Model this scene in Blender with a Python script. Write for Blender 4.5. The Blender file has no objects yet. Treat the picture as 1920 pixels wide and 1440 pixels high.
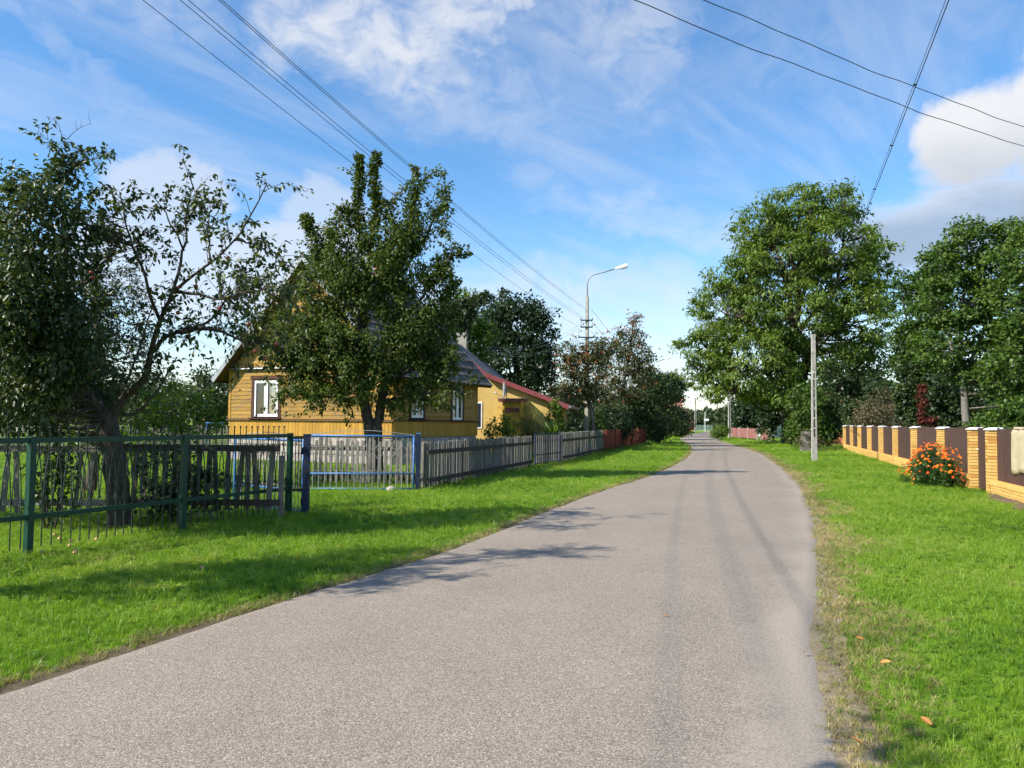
import bpy, bmesh, math, random
import numpy as np
from mathutils import Vector, Matrix, Quaternion

R = math.radians
rng = np.random.default_rng(7)
random.seed(7)
sc = bpy.context.scene
col = sc.collection

# ------------------------------------------------------------------ camera
CAM_H, FPX, PITCH, ROLL = 1.6, 1500.0, R(2.71), R(0.5)
_f = Vector((0, math.cos(PITCH), math.sin(PITCH)))
_u0 = Vector((0, -math.sin(PITCH), math.cos(PITCH)))
_r0 = Vector((1, 0, 0))
_r = _r0 * math.cos(ROLL) + _u0 * math.sin(ROLL)
_u = _u0 * math.cos(ROLL) - _r0 * math.sin(ROLL)
cam_data = bpy.data.cameras.new('camera')
cam = bpy.data.objects.new('camera', cam_data)
col.objects.link(cam)
cam_data.sensor_width = 36.0
cam_data.lens = 36.0 * FPX / 1920.0
cam_data.clip_start = 0.05
cam_data.clip_end = 4000.0
m = Matrix((_r, _u, -_f)).transposed().to_4x4()
m.translation = Vector((0, 0, CAM_H))
cam.matrix_world = m
sc.camera = cam

def at(px, py, d):
    """survey: the point at ground distance d (world Y) seen along a line of sight of the photograph"""
    v = _f + _r * ((px - 960) / FPX) + _u * ((720 - py) / FPX)
    v = v * (d / v.y)
    return Vector((v.x, v.y, v.z + CAM_H))
def G(px, py):
    v = _f + _r * ((px - 960) / FPX) + _u * ((720 - py) / FPX)
    v = v * (-CAM_H / v.z)
    return Vector((v.x, v.y, 0.0))

# ------------------------------------------------------------------ world, sun, exposure
SUN_EL = R(38.5)
SUN_H = Vector((-0.912, -0.41, 0)).normalized()         # horizontal direction towards the sun
SKY_STRENGTH = 0.14
world = bpy.data.worlds.new('World')
sc.world = world
world.use_nodes = True

class NT:
    """small helper to write node trees"""
    def __init__(s, tree): s.t = tree; s.n = tree.nodes; s.l = tree.links
    def add(s, typ, **kw):
        n = s.n.new(typ)
        for k, v in kw.items(): setattr(n, k, v)
        return n
    def put(s, sock, v):
        if v is None: return
        if isinstance(v, bpy.types.NodeSocket): s.l.new(v, sock)
        else:
            try: sock.default_value = v
            except Exception: sock.default_value = (*v, 1.0)
    def math(s, op, a, b=None, c=None, clamp=False):
        n = s.add('ShaderNodeMath', operation=op, use_clamp=clamp)
        s.put(n.inputs[0], a); s.put(n.inputs[1], b); s.put(n.inputs[2], c)
        return n.outputs[0]
    def vmath(s, op, a, b=None):
        n = s.add('ShaderNodeVectorMath', operation=op)
        s.put(n.inputs[0], a); s.put(n.inputs[1], b)
        return n.outputs['Value'] if op in ('DOT_PRODUCT', 'LENGTH', 'DISTANCE') else n.outputs[0]
    def noise(s, vec, scale, detail=4, rough=0.55, dist=0.0, color=False):
        n = s.add('ShaderNodeTexNoise')
        s.put(n.inputs['Vector'], vec); n.inputs['Scale'].default_value = scale
        n.inputs['Detail'].default_value = detail; n.inputs['Roughness'].default_value = rough
        n.inputs['Distortion'].default_value = dist
        return n.outputs['Color'] if color else n.outputs[0]
    def ramp(s, fac, stops, interp='LINEAR'):
        n = s.add('ShaderNodeValToRGB'); cr = n.color_ramp; cr.interpolation = interp
        while len(cr.elements) < len(stops): cr.elements.new(0.5)
        for e, (p, c) in zip(cr.elements, stops):
            e.position = p; e.color = (*c, 1.0) if len(c) == 3 else c
        s.put(n.inputs[0], fac)
        return n.outputs[0]
    def sstep(s, x, lo, hi, a=0.0, b=1.0):
        n = s.add('ShaderNodeMapRange', interpolation_type='SMOOTHSTEP')
        s.put(n.inputs[0], x)
        for i, v in enumerate((lo, hi, a, b)): s.put(n.inputs[i + 1], v)
        return n.outputs[0]
    def mix(s, fac, a, b, blend='MIX'):
        n = s.add('ShaderNodeMix', data_type='RGBA', blend_type=blend)
        s.put(n.inputs[0], fac); s.put(n.inputs[6], a); s.put(n.inputs[7], b)
        return n.outputs[2]
    def xyz(s, x, y, z):
        n = s.add('ShaderNodeCombineXYZ')
        s.put(n.inputs[0], x); s.put(n.inputs[1], y); s.put(n.inputs[2], z)
        return n.outputs[0]
    def sep(s, v):
        n = s.add('ShaderNodeSeparateXYZ'); s.put(n.inputs[0], v)
        return n.outputs

def build_sky():
    w = NT(world.node_tree); w.n.clear()
    out = w.add('ShaderNodeOutputWorld')
    sky = w.add('ShaderNodeTexSky', sky_type='NISHITA')
    sky.sun_disc = False
    sky.sun_elevation = SUN_EL
    sky.sun_rotation = math.atan2(SUN_H.x, SUN_H.y)
    sky.altitude = 150; sky.air_density = 1.0; sky.dust_density = 0.35; sky.ozone_density = 2.2
    hs = w.add('ShaderNodeHueSaturation')
    hs.inputs['Saturation'].default_value = 1.26
    hs.inputs['Value'].default_value = 1.0
    w.put(hs.inputs['Color'], sky.outputs[0])
    bg = w.add('ShaderNodeBackground'); w.put(bg.inputs[0], hs.outputs[0]); bg.inputs[1].default_value = SKY_STRENGTH
    tc = w.add('ShaderNodeTexCoord')
    d = tc.outputs['Generated']
    x, y, z = w.sep(d)
    az = w.math('MULTIPLY', w.math('ARCTAN2', x, y), 57.2958)
    el = w.math('MULTIPLY', w.math('ARCSINE', z), 57.2958)
    # high thin cloud: noise on a flat layer far above, drawn out along the wind
    zz = w.math('MAXIMUM', w.math('ADD', z, 0.10), 0.04)
    cx = w.math('DIVIDE', x, zz); cy = w.math('DIVIDE', y, zz)
    ca, sa = math.cos(R(50)), math.sin(R(50))
    a1 = w.math('ADD', w.math('MULTIPLY', cx, ca), w.math('MULTIPLY', cy, sa))
    b1 = w.math('ADD', w.math('MULTIPLY', cx, -sa), w.math('MULTIPLY', cy, ca))
    st = w.xyz(w.math('MULTIPLY', a1, 0.55), w.math('MULTIPLY', b1, 2.6), 3.7)
    cir = w.noise(st, 1.15, 6, 0.60, 0.5)
    big = w.noise(w.xyz(cx, cy, 1.3), 0.75, 3, 0.5)
    cirrus = w.math('MULTIPLY', w.sstep(cir, 0.40, 0.74), w.sstep(big, 0.34, 0.62))
    # soft and heaped clouds, given by compass bearing, height and size in degrees
    wv = w.xyz(w.math('MULTIPLY', az, 0.045), w.math('MULTIPLY', el, 0.065), 0.0)
    warp = w.noise(wv, 2.2, 6, 0.62, 0.3, color=True)
    wr = w.sep(warp)
    fine = w.noise(wv, 7.0, 5, 0.62, 0.6)
    def warped(wob):
        return (w.math('ADD', az, w.math('MULTIPLY', w.math('SUBTRACT', wr[0], 0.5), 15 * wob)), w.math('ADD', el, w.math('MULTIPLY', w.math('SUBTRACT', wr[1], 0.5), 10 * wob)))
    W = {1.0: warped(1.0), 0.55: warped(0.55)}
    def blob(a0, e0, ra, re, tilt=0.0, wob=1.0, soft=(0.15, 1.0)):
        wa, we = W[wob]
        if tilt == 0:
            p = w.math('MULTIPLY_ADD', wa, 1 / ra, -a0 / ra); q = w.math('MULTIPLY_ADD', we, 1 / re, -e0 / re)
        else:
            c, s_ = math.cos(R(tilt)), math.sin(R(tilt))
            p = w.math('MULTIPLY_ADD', we, s_ / ra, w.math('MULTIPLY_ADD', wa, c / ra, -(a0 * c + e0 * s_) / ra))
            q = w.math('MULTIPLY_ADD', wa, -s_ / re, w.math('MULTIPLY_ADD', we, c / re, -(e0 * c - a0 * s_) / re))
        r2 = w.math('MULTIPLY_ADD', q, q, w.math('MULTIPLY', p, p))
        return w.sstep(r2, soft[1] ** 2, soft[0] ** 2), q
    def vmax(l):
        o = l[0]
        for k in l[1:]: o = w.math('MAXIMUM', o, k)
        return o
    wisps = []
    for (a0, e0, ra, re, tl, k) in [(-10.5, 26.5, 8.5, 4.2, -8, .92), (-3.0, 27.5, 4.5, 2.6, -10, .90), (-14, 28.5, 5, 3, 0, .80),
            (-3.5, 23.0, 12, 4.0, -16, .38), (7.0, 26.5, 8.0, 5.5, -25, .52), (-31, 27, 14, 3.0, -8, .42), (-27, 20.5, 16, 1.3, -22, .26),
            (10, 14.5, 12, 2.2, -14, .40), (2, 8.5, 14, 4.0, 0, .62), (13, 6.5, 13, 3.5, 0, .42), (24, 25.5, 13, 5, 8, .24)]:
        b, q = blob(a0, e0, ra, re, tl, 1.0, (0.0, 1.15))
        wisps.append(w.math('MULTIPLY', b, k))
    wis = w.math('MULTIPLY', vmax(wisps), w.sstep(fine, 0.22, 0.70, 0.18, 0.95))
    heaps, under = [], []
    for (a0, e0, ra, re, k, g) in [(-24, 15.2, 4.2, 2.9, .58, .0), (-22.0, 10.0, 9.5, 4.2, .60, .1), (-13.4, 14.6, 3.6, 2.6, .50, .0), (-15.5, 10.6, 7, 4, .66, .1),
            (30.6, 17.3, 4.2, 3.9, 1.0, .55), (35.5, 18, 5.0, 5.2, 1.0, .55), (29.5, 12.0, 8.0, 3.4, .80, 1.0), (38, 11.5, 9, 5.0, .9, 1.0), (12, 3.4, 9, 1.8, .35, .1)]:
        b, q = blob(a0, e0, ra, re, 0, 0.55, (0.62, 1.02))
        heaps.append(w.math('MULTIPLY', b, k))
        if g > .2: under.append(w.math('MULTIPLY', w.math('MULTIPLY', b, g), w.sstep(q, 1.1 if g > .8 else 0.3, 0.0 if g > .8 else -0.95)))
    # the same kinds of cloud go on round the rest of the sky
    rest = w.sstep(w.math('ABSOLUTE', az), 40.0, 55.0)
    band = w.math('MULTIPLY', w.sstep(el, 3.0, 9.0), w.sstep(el, 40.0, 18.0))
    cum = w.math('MULTIPLY', w.math('MULTIPLY', w.sstep(w.noise(d, 3.2, 5, 0.55), 0.50, 0.62), rest), band)
    heaps.append(w.math('MULTIPLY', cum, 0.9)); under.append(w.math('MULTIPLY', cum, 0.3))
    heap = vmax(heaps); und = vmax(under)
    mask = vmax([w.math('MULTIPLY', cirrus, 0.38), wis, heap])
    hz = w.sstep(el, 13.0, -1.0, 0.0, 0.30)                     # pale air low over the horizon
    mask = w.math('SUBTRACT', 1.0, w.math('MULTIPLY', w.math('SUBTRACT', 1.0, mask), w.math('SUBTRACT', 1.0, hz)))
    ccol = w.mix(und, (0.93, 0.95, 1.0, 1), (0.43, 0.50, 0.61, 1))
    bgc = w.add('ShaderNodeBackground'); w.put(bgc.inputs[0], ccol); bgc.inputs[1].default_value = 0.60
    ms = w.add('ShaderNodeMixShader')
    w.put(ms.inputs[0], mask); w.l.new(bg.outputs[0], ms.inputs[1]); w.l.new(bgc.outputs[0], ms.inputs[2])
    w.l.new(ms.outputs[0], out.inputs[0])
build_sky()
world.cycles.sampling_method = 'MANUAL'
world.cycles.sample_map_resolution = 128

sun_data = bpy.data.lights.new('sun', 'SUN')
sun_data.energy = 5.0
sun_data.angle = R(0.53)
sun_data.color = (1.0, 0.94, 0.84)
sun = bpy.data.objects.new('sun', sun_data)
col.objects.link(sun)
_sd = -Vector((SUN_H.x * math.cos(SUN_EL), SUN_H.y * math.cos(SUN_EL), math.sin(SUN_EL)))
sun.rotation_euler = _sd.to_track_quat('-Z', 'Y').to_euler()

sc.view_settings.view_transform = 'Standard'
sc.view_settings.look = 'None'
sc.view_settings.gamma = 1.0
sc.view_settings.exposure = 0.66
sc.view_settings.use_curve_mapping = False
sc.render.engine = 'CYCLES'
sc.cycles.max_bounces = 4
sc.cycles.diffuse_bounces = 2
sc.cycles.glossy_bounces = 2
sc.cycles.transmission_bounces = 2
sc.cycles.transparent_max_bounces = 6
sc.cycles.use_light_tree = False
sc.cycles.caustics_reflective = False
sc.cycles.caustics_refractive = False
sc.cycles.use_denoising = True
sc.cycles.use_adaptive_sampling = True
sc.cycles.adaptive_threshold = 0.03

# ------------------------------------------------------------------ object helpers
def tag(o, label=None, cat=None, group=None, kind=None):
    if label: o['label'] = label
    if cat: o['category'] = cat
    if group: o['group'] = group
    if kind: o['kind'] = kind
    return o
def link(name, data, parent=None, loc=None, rot=None):
    o = bpy.data.objects.new(name, data)
    col.objects.link(o)
    if parent is not None: o.parent = parent
    if loc is not None: o.location = loc
    if rot is not None: o.rotation_euler = rot
    return o
def thing(name, label, cat, loc=(0, 0, 0), rz=0.0, group=None):
    o = link(name, None, None, loc, (0, 0, rz))
    o.empty_display_size = 0.1
    return tag(o, label, cat, group)

class MB:
    """collects simple solids into one mesh"""
    def __init__(s): s.v = []; s.f = []
    def box(s, c, size, rot=None):
        hx, hy, hz = size[0] / 2, size[1] / 2, size[2] / 2
        i = len(s.v)
        for z in (-hz, hz):
            for x, y in ((-hx, -hy), (hx, -hy), (hx, hy), (-hx, hy)):
                p = Vector((x, y, z))
                if rot is not None: p = rot @ p
                s.v.append((p.x + c[0], p.y + c[1], p.z + c[2]))
        s.f += [(i, i+3, i+2, i+1), (i+4, i+5, i+6, i+7), (i, i+1, i+5, i+4), (i+1, i+2, i+6, i+5), (i+2, i+3, i+7, i+6), (i+3, i, i+4, i+7)]
        return s
    def span(s, a, b): return s.box([(p + q) / 2 for p, q in zip(a, b)], [abs(q - p) for p, q in zip(a, b)])
    def hexa(s, pts):
        i = len(s.v); s.v += [tuple(p) for p in pts]
        s.f += [(i, i+3, i+2, i+1), (i+4, i+5, i+6, i+7), (i, i+1, i+5, i+4), (i+1, i+2, i+6, i+5), (i+2, i+3, i+7, i+6), (i+3, i, i+4, i+7)]
        return s
    def prism(s, poly, vec):
        """flat polygon pushed along vec"""
        n = len(poly); i = len(s.v); vec = Vector(vec)
        for p in poly: s.v.append(tuple(p))
        for p in poly: s.v.append(tuple(Vector(p) + vec))
        s.f.append(tuple(range(i + n - 1, i - 1, -1))); s.f.append(tuple(range(i + n, i + 2 * n)))
        for k in range(n): s.f.append((i + k, i + (k + 1) % n, i + n + (k + 1) % n, i + n + k))
        return s
    def tube(s, path, rad, n=6, cap=True):
        path = [Vector(p) for p in path]
        if not hasattr(rad, '__len__'): rad = [rad] * len(path)
        i0 = len(s.v); up = None
        for k, p in enumerate(path):
            t = (path[min(k + 1, len(path) - 1)] - path[max(k - 1, 0)])
            t = t.normalized() if t.length > 1e-9 else Vector((0, 0, 1))
            if up is None:
                up = t.orthogonal().normalized()
            else:
                up = up - t * up.dot(t)
                up = up.normalized() if up.length > 1e-6 else t.orthogonal().normalized()
            b = t.cross(up)
            for j in range(n):
                a = 2 * math.pi * j / n
                q = p + (up * math.cos(a) + b * math.sin(a)) * rad[k]
                s.v.append((q.x, q.y, q.z))
        for k in range(len(path) - 1):
            for j in range(n):
                a, b_ = i0 + k * n + j, i0 + k * n + (j + 1) % n
                s.f.append((a, b_, b_ + n, a + n))
        if cap:
            s.f.append(tuple(range(i0 + n - 1, i0 - 1, -1)))
            e = i0 + (len(path) - 1) * n
            s.f.append(tuple(range(e, e + n)))
        return s
    def ball(s, c, r, n=6, m_=4, sq=(1, 1, 1)):
        i = len(s.v)
        s.v.append((c[0], c[1], c[2] - r * sq[2]))
        for k in range(1, m_):
            ph = -math.pi / 2 + math.pi * k / m_
            for j in range(n):
                th = 2 * math.pi * j / n
                s.v.append((c[0] + r * sq[0] * math.cos(ph) * math.cos(th), c[1] + r * sq[1] * math.cos(ph) * math.sin(th), c[2] + r * sq[2] * math.sin(ph)))
        s.v.append((c[0], c[1], c[2] + r * sq[2])); top = len(s.v) - 1
        for j in range(n):
            s.f.append((i, i + 1 + (j + 1) % n, i + 1 + j))
            s.f.append((top, top - n + j, top - n + (j + 1) % n))
        for k in range(m_ - 2):
            for j in range(n):
                a = i + 1 + k * n + j; b = i + 1 + k * n + (j + 1) % n
                s.f.append((a, b, b + n, a + n))
        return s
    def mesh(s, name, mat, smooth=False):
        me = bpy.data.meshes.new(name)
        me.from_pydata(s.v, [], s.f)
        if mat is not None: me.materials.append(mat)
        if smooth: me.polygons.foreach_set('use_smooth', [True] * len(me.polygons))
        me.update()
        return me
    def build(s, name, mat, parent=None, loc=None, rot=None, smooth=False):
        return link(name, s.mesh(name, mat, smooth), parent, loc, rot)

def np_mesh(name, V, F, mat, attrs=None):
    """big mesh of quads or triangles straight from arrays"""
    me = bpy.data.meshes.new(name)
    V = np.ascontiguousarray(V, dtype=np.float32); F = np.ascontiguousarray(F, dtype=np.int32)
    k = F.shape[1]
    me.vertices.add(len(V)); me.vertices.foreach_set('co', V.ravel())
    me.loops.add(F.size); me.loops.foreach_set('vertex_index', F.ravel())
    me.polygons.add(len(F)); me.polygons.foreach_set('loop_start', np.arange(0, F.size, k, dtype=np.int32))
    if attrs:
        for an, arr in attrs.items():
            a = me.attributes.new(an, 'FLOAT', 'POINT'); a.data.foreach_set('value', np.ascontiguousarray(arr, dtype=np.float32))
    me.materials.append(mat)
    me.update(calc_edges=True)
    return me

# ------------------------------------------------------------------ materials
def new_mat(name):
    mt = bpy.data.materials.new(name); mt.use_nodes = True
    t = NT(mt.node_tree)
    return mt, t, t.n['Principled BSDF'], t.n['Material Output']
def surf(name, c1, c2, scale=6.0, rough=0.7, bump=0.0, bscale=None, stretch=(1, 1, 1), spec=0.3, objrand=0.0, metallic=0.0, wear=None, wscale=9.0, wlo=.58, whi=.68):
    """paint, wood, stone: two-tone noise in object space, optional worn patches of a third colour, fine relief"""
    mt, t, p, o = new_mat(name)
    tc = t.add('ShaderNodeTexCoord')
    v = t.vmath('MULTIPLY', tc.outputs['Object'], stretch)
    oi = t.add('ShaderNodeObjectInfo')
    off = t.xyz(t.math('MULTIPLY', oi.outputs['Random'], 37.0), t.math('MULTIPLY', oi.outputs['Random'], 11.0), 0.0)
    v = t.vmath('ADD', v, off)
    n = t.noise(v, scale, 6, 0.65)
    c = t.mix(t.sstep(n, 0.28, 0.72), (*c1, 1), (*c2, 1))
    if wear is not None:
        c = t.mix(t.sstep(t.noise(v, wscale, 5, 0.6), wlo, whi), c, (*wear, 1))
    if objrand > 0:
        hs = t.add('ShaderNodeHueSaturation'); t.put(hs.inputs['Color'], c)
        t.put(hs.inputs['Value'], t.math('ADD', t.math('MULTIPLY', oi.outputs['Random'], 2 * objrand), 1 - objrand))
        c = hs.outputs[0]
    t.put(p.inputs['Base Color'], c)
    t.put(p.inputs['Roughness'], t.math('ADD', t.math('MULTIPLY', n, 0.25), rough - 0.12))
    p.inputs['Specular IOR Level'].default_value = spec
    p.inputs['Metallic'].default_value = metallic
    if bump > 0:
        b = t.add('ShaderNodeBump'); b.inputs['Strength'].default_value = bump; b.inputs['Distance'].default_value = 0.01
        t.put(b.inputs['Height'], t.noise(v, bscale or scale * 4, 5, 0.7))
        t.put(p.inputs['Normal'], b.outputs[0])
    return mt
def leaf_mat(name, stops, trans=0.35, rough=0.42, spec=0.5):
    """leaf: colour from a per-leaf value, light shining through"""
    mt, t, p, o = new_mat(name)
    a = t.add('ShaderNodeAttribute', attribute_name='tint')
    c = t.ramp(a.outputs['Fac'], stops)
    t.put(p.inputs['Base Color'], c)
    p.inputs['Roughness'].default_value = rough
    p.inputs['Specular IOR Level'].default_value = spec
    tr = t.add('ShaderNodeBsdfTranslucent')
    t.put(tr.inputs[0], t.mix(1.0, c, (1.25, 1.25, 0.55, 1), 'MULTIPLY'))
    ms = t.add('ShaderNodeMixShader'); ms.inputs[0].default_value = trans
    t.l.new(p.outputs[0], ms.inputs[1]); t.l.new(tr.outputs[0], ms.inputs[2]); t.l.new(ms.outputs[0], o.inputs[0])
    return mt

M = {}
M['green_paint'] = surf('green_paint', (0.004, 0.040, 0.024), (0.007, 0.052, 0.033), 8, 0.42, 0.15, wear=(0.10, 0.06, 0.035), wscale=14, wlo=.66, whi=.74)
M['dark_iron'] = surf('dark_iron', (0.012, 0.028, 0.022), (0.03, 0.045, 0.035), 20, 0.5, 0.1)
M['blue_paint'] = surf('blue_paint', (0.050, 0.17, 0.46), (0.10, 0.26, 0.56), 9, 0.4, 0.1, wear=(0.34, 0.42, 0.50), wscale=16, wlo=.60, whi=.72)
M['dark_blue_paint'] = surf('dark_blue_paint', (0.009, 0.018, 0.055), (0.014, 0.030, 0.085), 9, 0.5, 0.1, wear=(0.05, 0.04, 0.035), wscale=12, wlo=.52, whi=.64)
M['pale_iron'] = surf('pale_iron', (0.42, 0.43, 0.43), (0.30, 0.27, 0.22), 25, 0.55, 0.1)
M['grey_wood'] = surf('grey_wood', (0.115, 0.105, 0.090), (0.235, 0.22, 0.195), 5, 0.85, 0.5, 14, (9, 9, 0.9), 0.15, 0.28, wear=(0.09, 0.10, 0.055), wscale=2.2, wlo=.55, whi=.72)
M['dark_wood'] = surf('dark_wood', (0.045, 0.040, 0.034), (0.10, 0.09, 0.075), 5, 0.9, 0.5, 14, (6, 6, 6), 0.12, 0.15)
M['red_wood'] = surf('red_wood', (0.20, 0.038, 0.026), (0.27, 0.062, 0.042), 5, 0.7, 0.3, 14, (7, 7, 0.9), 0.2, 0.2, wear=(0.16, 0.11, 0.08), wscale=3, wlo=.60, whi=.74)
M['pale_red_metal'] = surf('pale_red_metal', (0.29, 0.115, 0.105), (0.35, 0.155, 0.14), 4, 0.55, 0.1)
M['siding'] = surf('siding', (0.285, 0.160, 0.034), (0.40, 0.23, 0.048), 4, 0.72, 0.4, 16, (1.2, 9, 9), 0.2, 0.16, wear=(0.19, 0.145, 0.095), wscale=2.4, wlo=.48, whi=.66)
M['siding_v'] = surf('siding_v', (0.37, 0.20, 0.030), (0.49, 0.27, 0.042), 4, 0.6, 0.3, 16, (9, 9, 1.0), 0.25, 0.15, wear=(0.32, 0.17, 0.05), wscale=2.6, wlo=.62, whi=.75)
M['brown_trim'] = surf('brown_trim', (0.060, 0.022, 0.016), (0.095, 0.04, 0.028), 5, 0.65, 0.3, 14, (5, 5, 5), 0.2, 0.1)
M['dark_soffit'] = surf('dark_soffit', (0.10, 0.06, 0.03), (0.15, 0.09, 0.045), 5, 0.8, 0.3, 14, (5, 5, 5), 0.15, 0.1)
M['white_upvc'] = surf('white_upvc', (0.78, 0.79, 0.80), (0.84, 0.84, 0.84), 3, 0.35, 0, spec=0.5)
M['curtain'] = surf('curtain', (0.42, 0.42, 0.43), (0.62, 0.62, 0.62), 3, 0.9, 0.4, 7, (26, 26, 1.0), 0.1)
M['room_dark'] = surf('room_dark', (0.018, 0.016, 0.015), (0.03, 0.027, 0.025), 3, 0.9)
M['fieldstone'] = surf('fieldstone', (0.26, 0.22, 0.19), (0.46, 0.41, 0.37), 7, 0.9, 0.5, 24, (1, 1, 1), 0.15, 0.25)
M['mortar'] = surf('mortar', (0.30, 0.28, 0.26), (0.42, 0.40, 0.37), 12, 0.95, 0.4, 40)
M['dark_mortar'] = surf('dark_mortar', (0.075, 0.055, 0.040), (0.11, 0.085, 0.06), 16, 0.95, 0.3, 40)
M['slate'] = surf('slate', (0.100, 0.090, 0.082), (0.185, 0.170, 0.158), 3.2, 0.95, 0.4, 20, (1, 1, 1), 0.08, 0.18, wear=(0.30, 0.29, 0.28), wscale=1.7, wlo=.56, whi=.74)
M['felt_roof'] = surf('felt_roof', (0.17, 0.165, 0.165), (0.25, 0.245, 0.24), 2.6, 0.9, 0.4, 22, wear=(0.115, 0.11, 0.11), wscale=1.1, wlo=.55, whi=.7)
M['zinc'] = surf('zinc', (0.27, 0.29, 0.31), (0.36, 0.38, 0.40), 4, 0.45, 0, metallic=0.3)
M['yellow_render'] = surf('yellow_render', (0.54, 0.37, 0.11), (0.64, 0.46, 0.16), 1.3, 0.9, 0.35, 45, wear=(0.34, 0.235, 0.085), wscale=0.9, wlo=.58, whi=.76)
M['bright_yellow'] = surf('bright_yellow', (0.62, 0.36, 0.03), (0.68, 0.43, 0.05), 3, 0.6, 0.1)
M['maroon_metal'] = surf('maroon_metal', (0.20, 0.045, 0.050), (0.27, 0.068, 0.070), 4, 0.5, 0.1)
M['concrete'] = surf('concrete', (0.31, 0.29, 0.26), (0.43, 0.41, 0.37), 5, 0.9, 0.4, 40, wear=(0.18, 0.165, 0.145), wscale=3.2, wlo=.56, whi=.7)
M['galvanised'] = surf('galvanised', (0.22, 0.225, 0.23), (0.32, 0.325, 0.33), 12, 0.5, 0.1, metallic=0.5)
M['lamp_white'] = surf('lamp_white', (0.66, 0.67, 0.66), (0.76, 0.76, 0.75), 6, 0.4)
M['lamp_glass'] = surf('lamp_glass', (0.50, 0.50, 0.47), (0.6, 0.6, 0.57), 6, 0.15, spec=0.6)
M['porcelain'] = surf('porcelain', (0.05, 0.035, 0.03), (0.08, 0.06, 0.05), 6, 0.25, spec=0.6)
M['wire'] = surf('wire', (0.014, 0.016, 0.018), (0.03, 0.032, 0.035), 6, 0.55)
M['pale_wire'] = surf('pale_wire', (0.20, 0.21, 0.22), (0.28, 0.29, 0.30), 6, 0.5)
M['brick_yellow'] = surf('brick_yellow', (0.62, 0.36, 0.095), (0.72, 0.46, 0.15), 5, 0.8, 0.3, 50, (1, 1, 1), 0.2, 0.10)
M['brick_orange'] = surf('brick_orange', (0.50, 0.245, 0.055), (0.58, 0.31, 0.085), 5, 0.8, 0.3, 50, (1, 1, 1), 0.2, 0.12)
M['white_cap'] = surf('white_cap', (0.70, 0.69, 0.68), (0.80, 0.80, 0.79), 5, 0.7, 0.2, 30, wear=(0.5, 0.48, 0.46), wscale=5, wlo=.6, whi=.75)
M['brown_board'] = surf('brown_board', (0.060, 0.034, 0.029), (0.090, 0.052, 0.044), 4, 0.62, 0.3, 14, (8, 8, 0.8), 0.25, 0.12, wear=(0.16, 0.12, 0.115), wscale=3, wlo=.68, whi=.8)
M['blanket'] = surf('blanket', (0.42, 0.35, 0.215), (0.52, 0.44, 0.29), 9, 0.95, 0.5, 120)
M['soil'] = surf('soil', (0.085, 0.055, 0.036), (0.17, 0.115, 0.075), 9, 0.95, 0.8, 40)
M['stone'] = surf('stone', (0.26, 0.24, 0.21), (0.42, 0.39, 0.35), 7, 0.9, 0.4, 20)
M['bark'] = surf('bark', (0.040, 0.032, 0.026), (0.105, 0.088, 0.072), 7, 0.95, 0.9, 22, (3, 3, 0.8), 0.1)
M['bark_grey'] = surf('bark_grey', (0.12, 0.108, 0.094), (0.24, 0.22, 0.20), 7, 0.95, 0.7, 22, (3, 3, 0.8), 0.1)
M['pink_brick'] = surf('pink_brick', (0.50, 0.19, 0.18), (0.58, 0.26, 0.24), 3, 0.8)
M['orange_brick'] = surf('orange_brick', (0.50, 0.17, 0.085), (0.58, 0.25, 0.14), 3, 0.85)
M['white_wall'] = surf('white_wall', (0.66, 0.66, 0.64), (0.74, 0.74, 0.72), 3, 0.8)
M['orange_board'] = surf('orange_board', (0.46, 0.15, 0.05), (0.54, 0.21, 0.08), 3, 0.7)
M['pale_green_metal'] = surf('pale_green_metal', (0.22, 0.38, 0.28), (0.28, 0.44, 0.34), 3, 0.6)
M['sign_white'] = surf('sign_white', (0.75, 0.75, 0.76), (0.8, 0.8, 0.8), 3, 0.5)
M['apple_red'] = surf('apple_red', (0.17, 0.018, 0.022), (0.24, 0.06, 0.03), 14, 0.35, spec=0.5, objrand=.2)
M['apple_fallen'] = surf('apple_fallen', (0.55, 0.20, 0.14), (0.62, 0.42, 0.16), 14, 0.45, spec=0.5, objrand=.2)
M['petal_orange'] = surf('petal_orange', (0.80, 0.13, 0.008), (0.90, 0.27, 0.015), 30, 0.7, objrand=.12)
M['petal_red'] = surf('petal_red', (0.62, 0.055, 0.008), (0.80, 0.14, 0.010), 30, 0.7, objrand=.12)
M['dead_leaf'] = surf('dead_leaf', (0.50, 0.26, 0.05), (0.38, 0.12, 0.04), 12, 0.7, objrand=.3)
M['berry'] = surf('berry', (0.30, 0.065, 0.022), (0.38, 0.12, 0.035), 12, 0.45)

def glass_mat():
    mt, t, p, o = new_mat('window_glass')
    gl = t.add('ShaderNodeBsdfGlossy'); gl.inputs['Roughness'].default_value = 0.03; gl.inputs[0].default_value = (0.9, 0.93, 0.95, 1)
    tr = t.add('ShaderNodeBsdfTransparent')
    fr = t.add('ShaderNodeFresnel'); fr.inputs[0].default_value = 1.5
    ms = t.add('ShaderNodeMixShader'); t.put(ms.inputs[0], t.math('ADD', t.math('MULTIPLY', fr.outputs[0], 1.0), 0.05))
    t.l.new(tr.outputs[0], ms.inputs[1]); t.l.new(gl.outputs[0], ms.inputs[2]); t.l.new(ms.outputs[0], o.inputs[0])
    return mt
M['glass'] = glass_mat()

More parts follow.
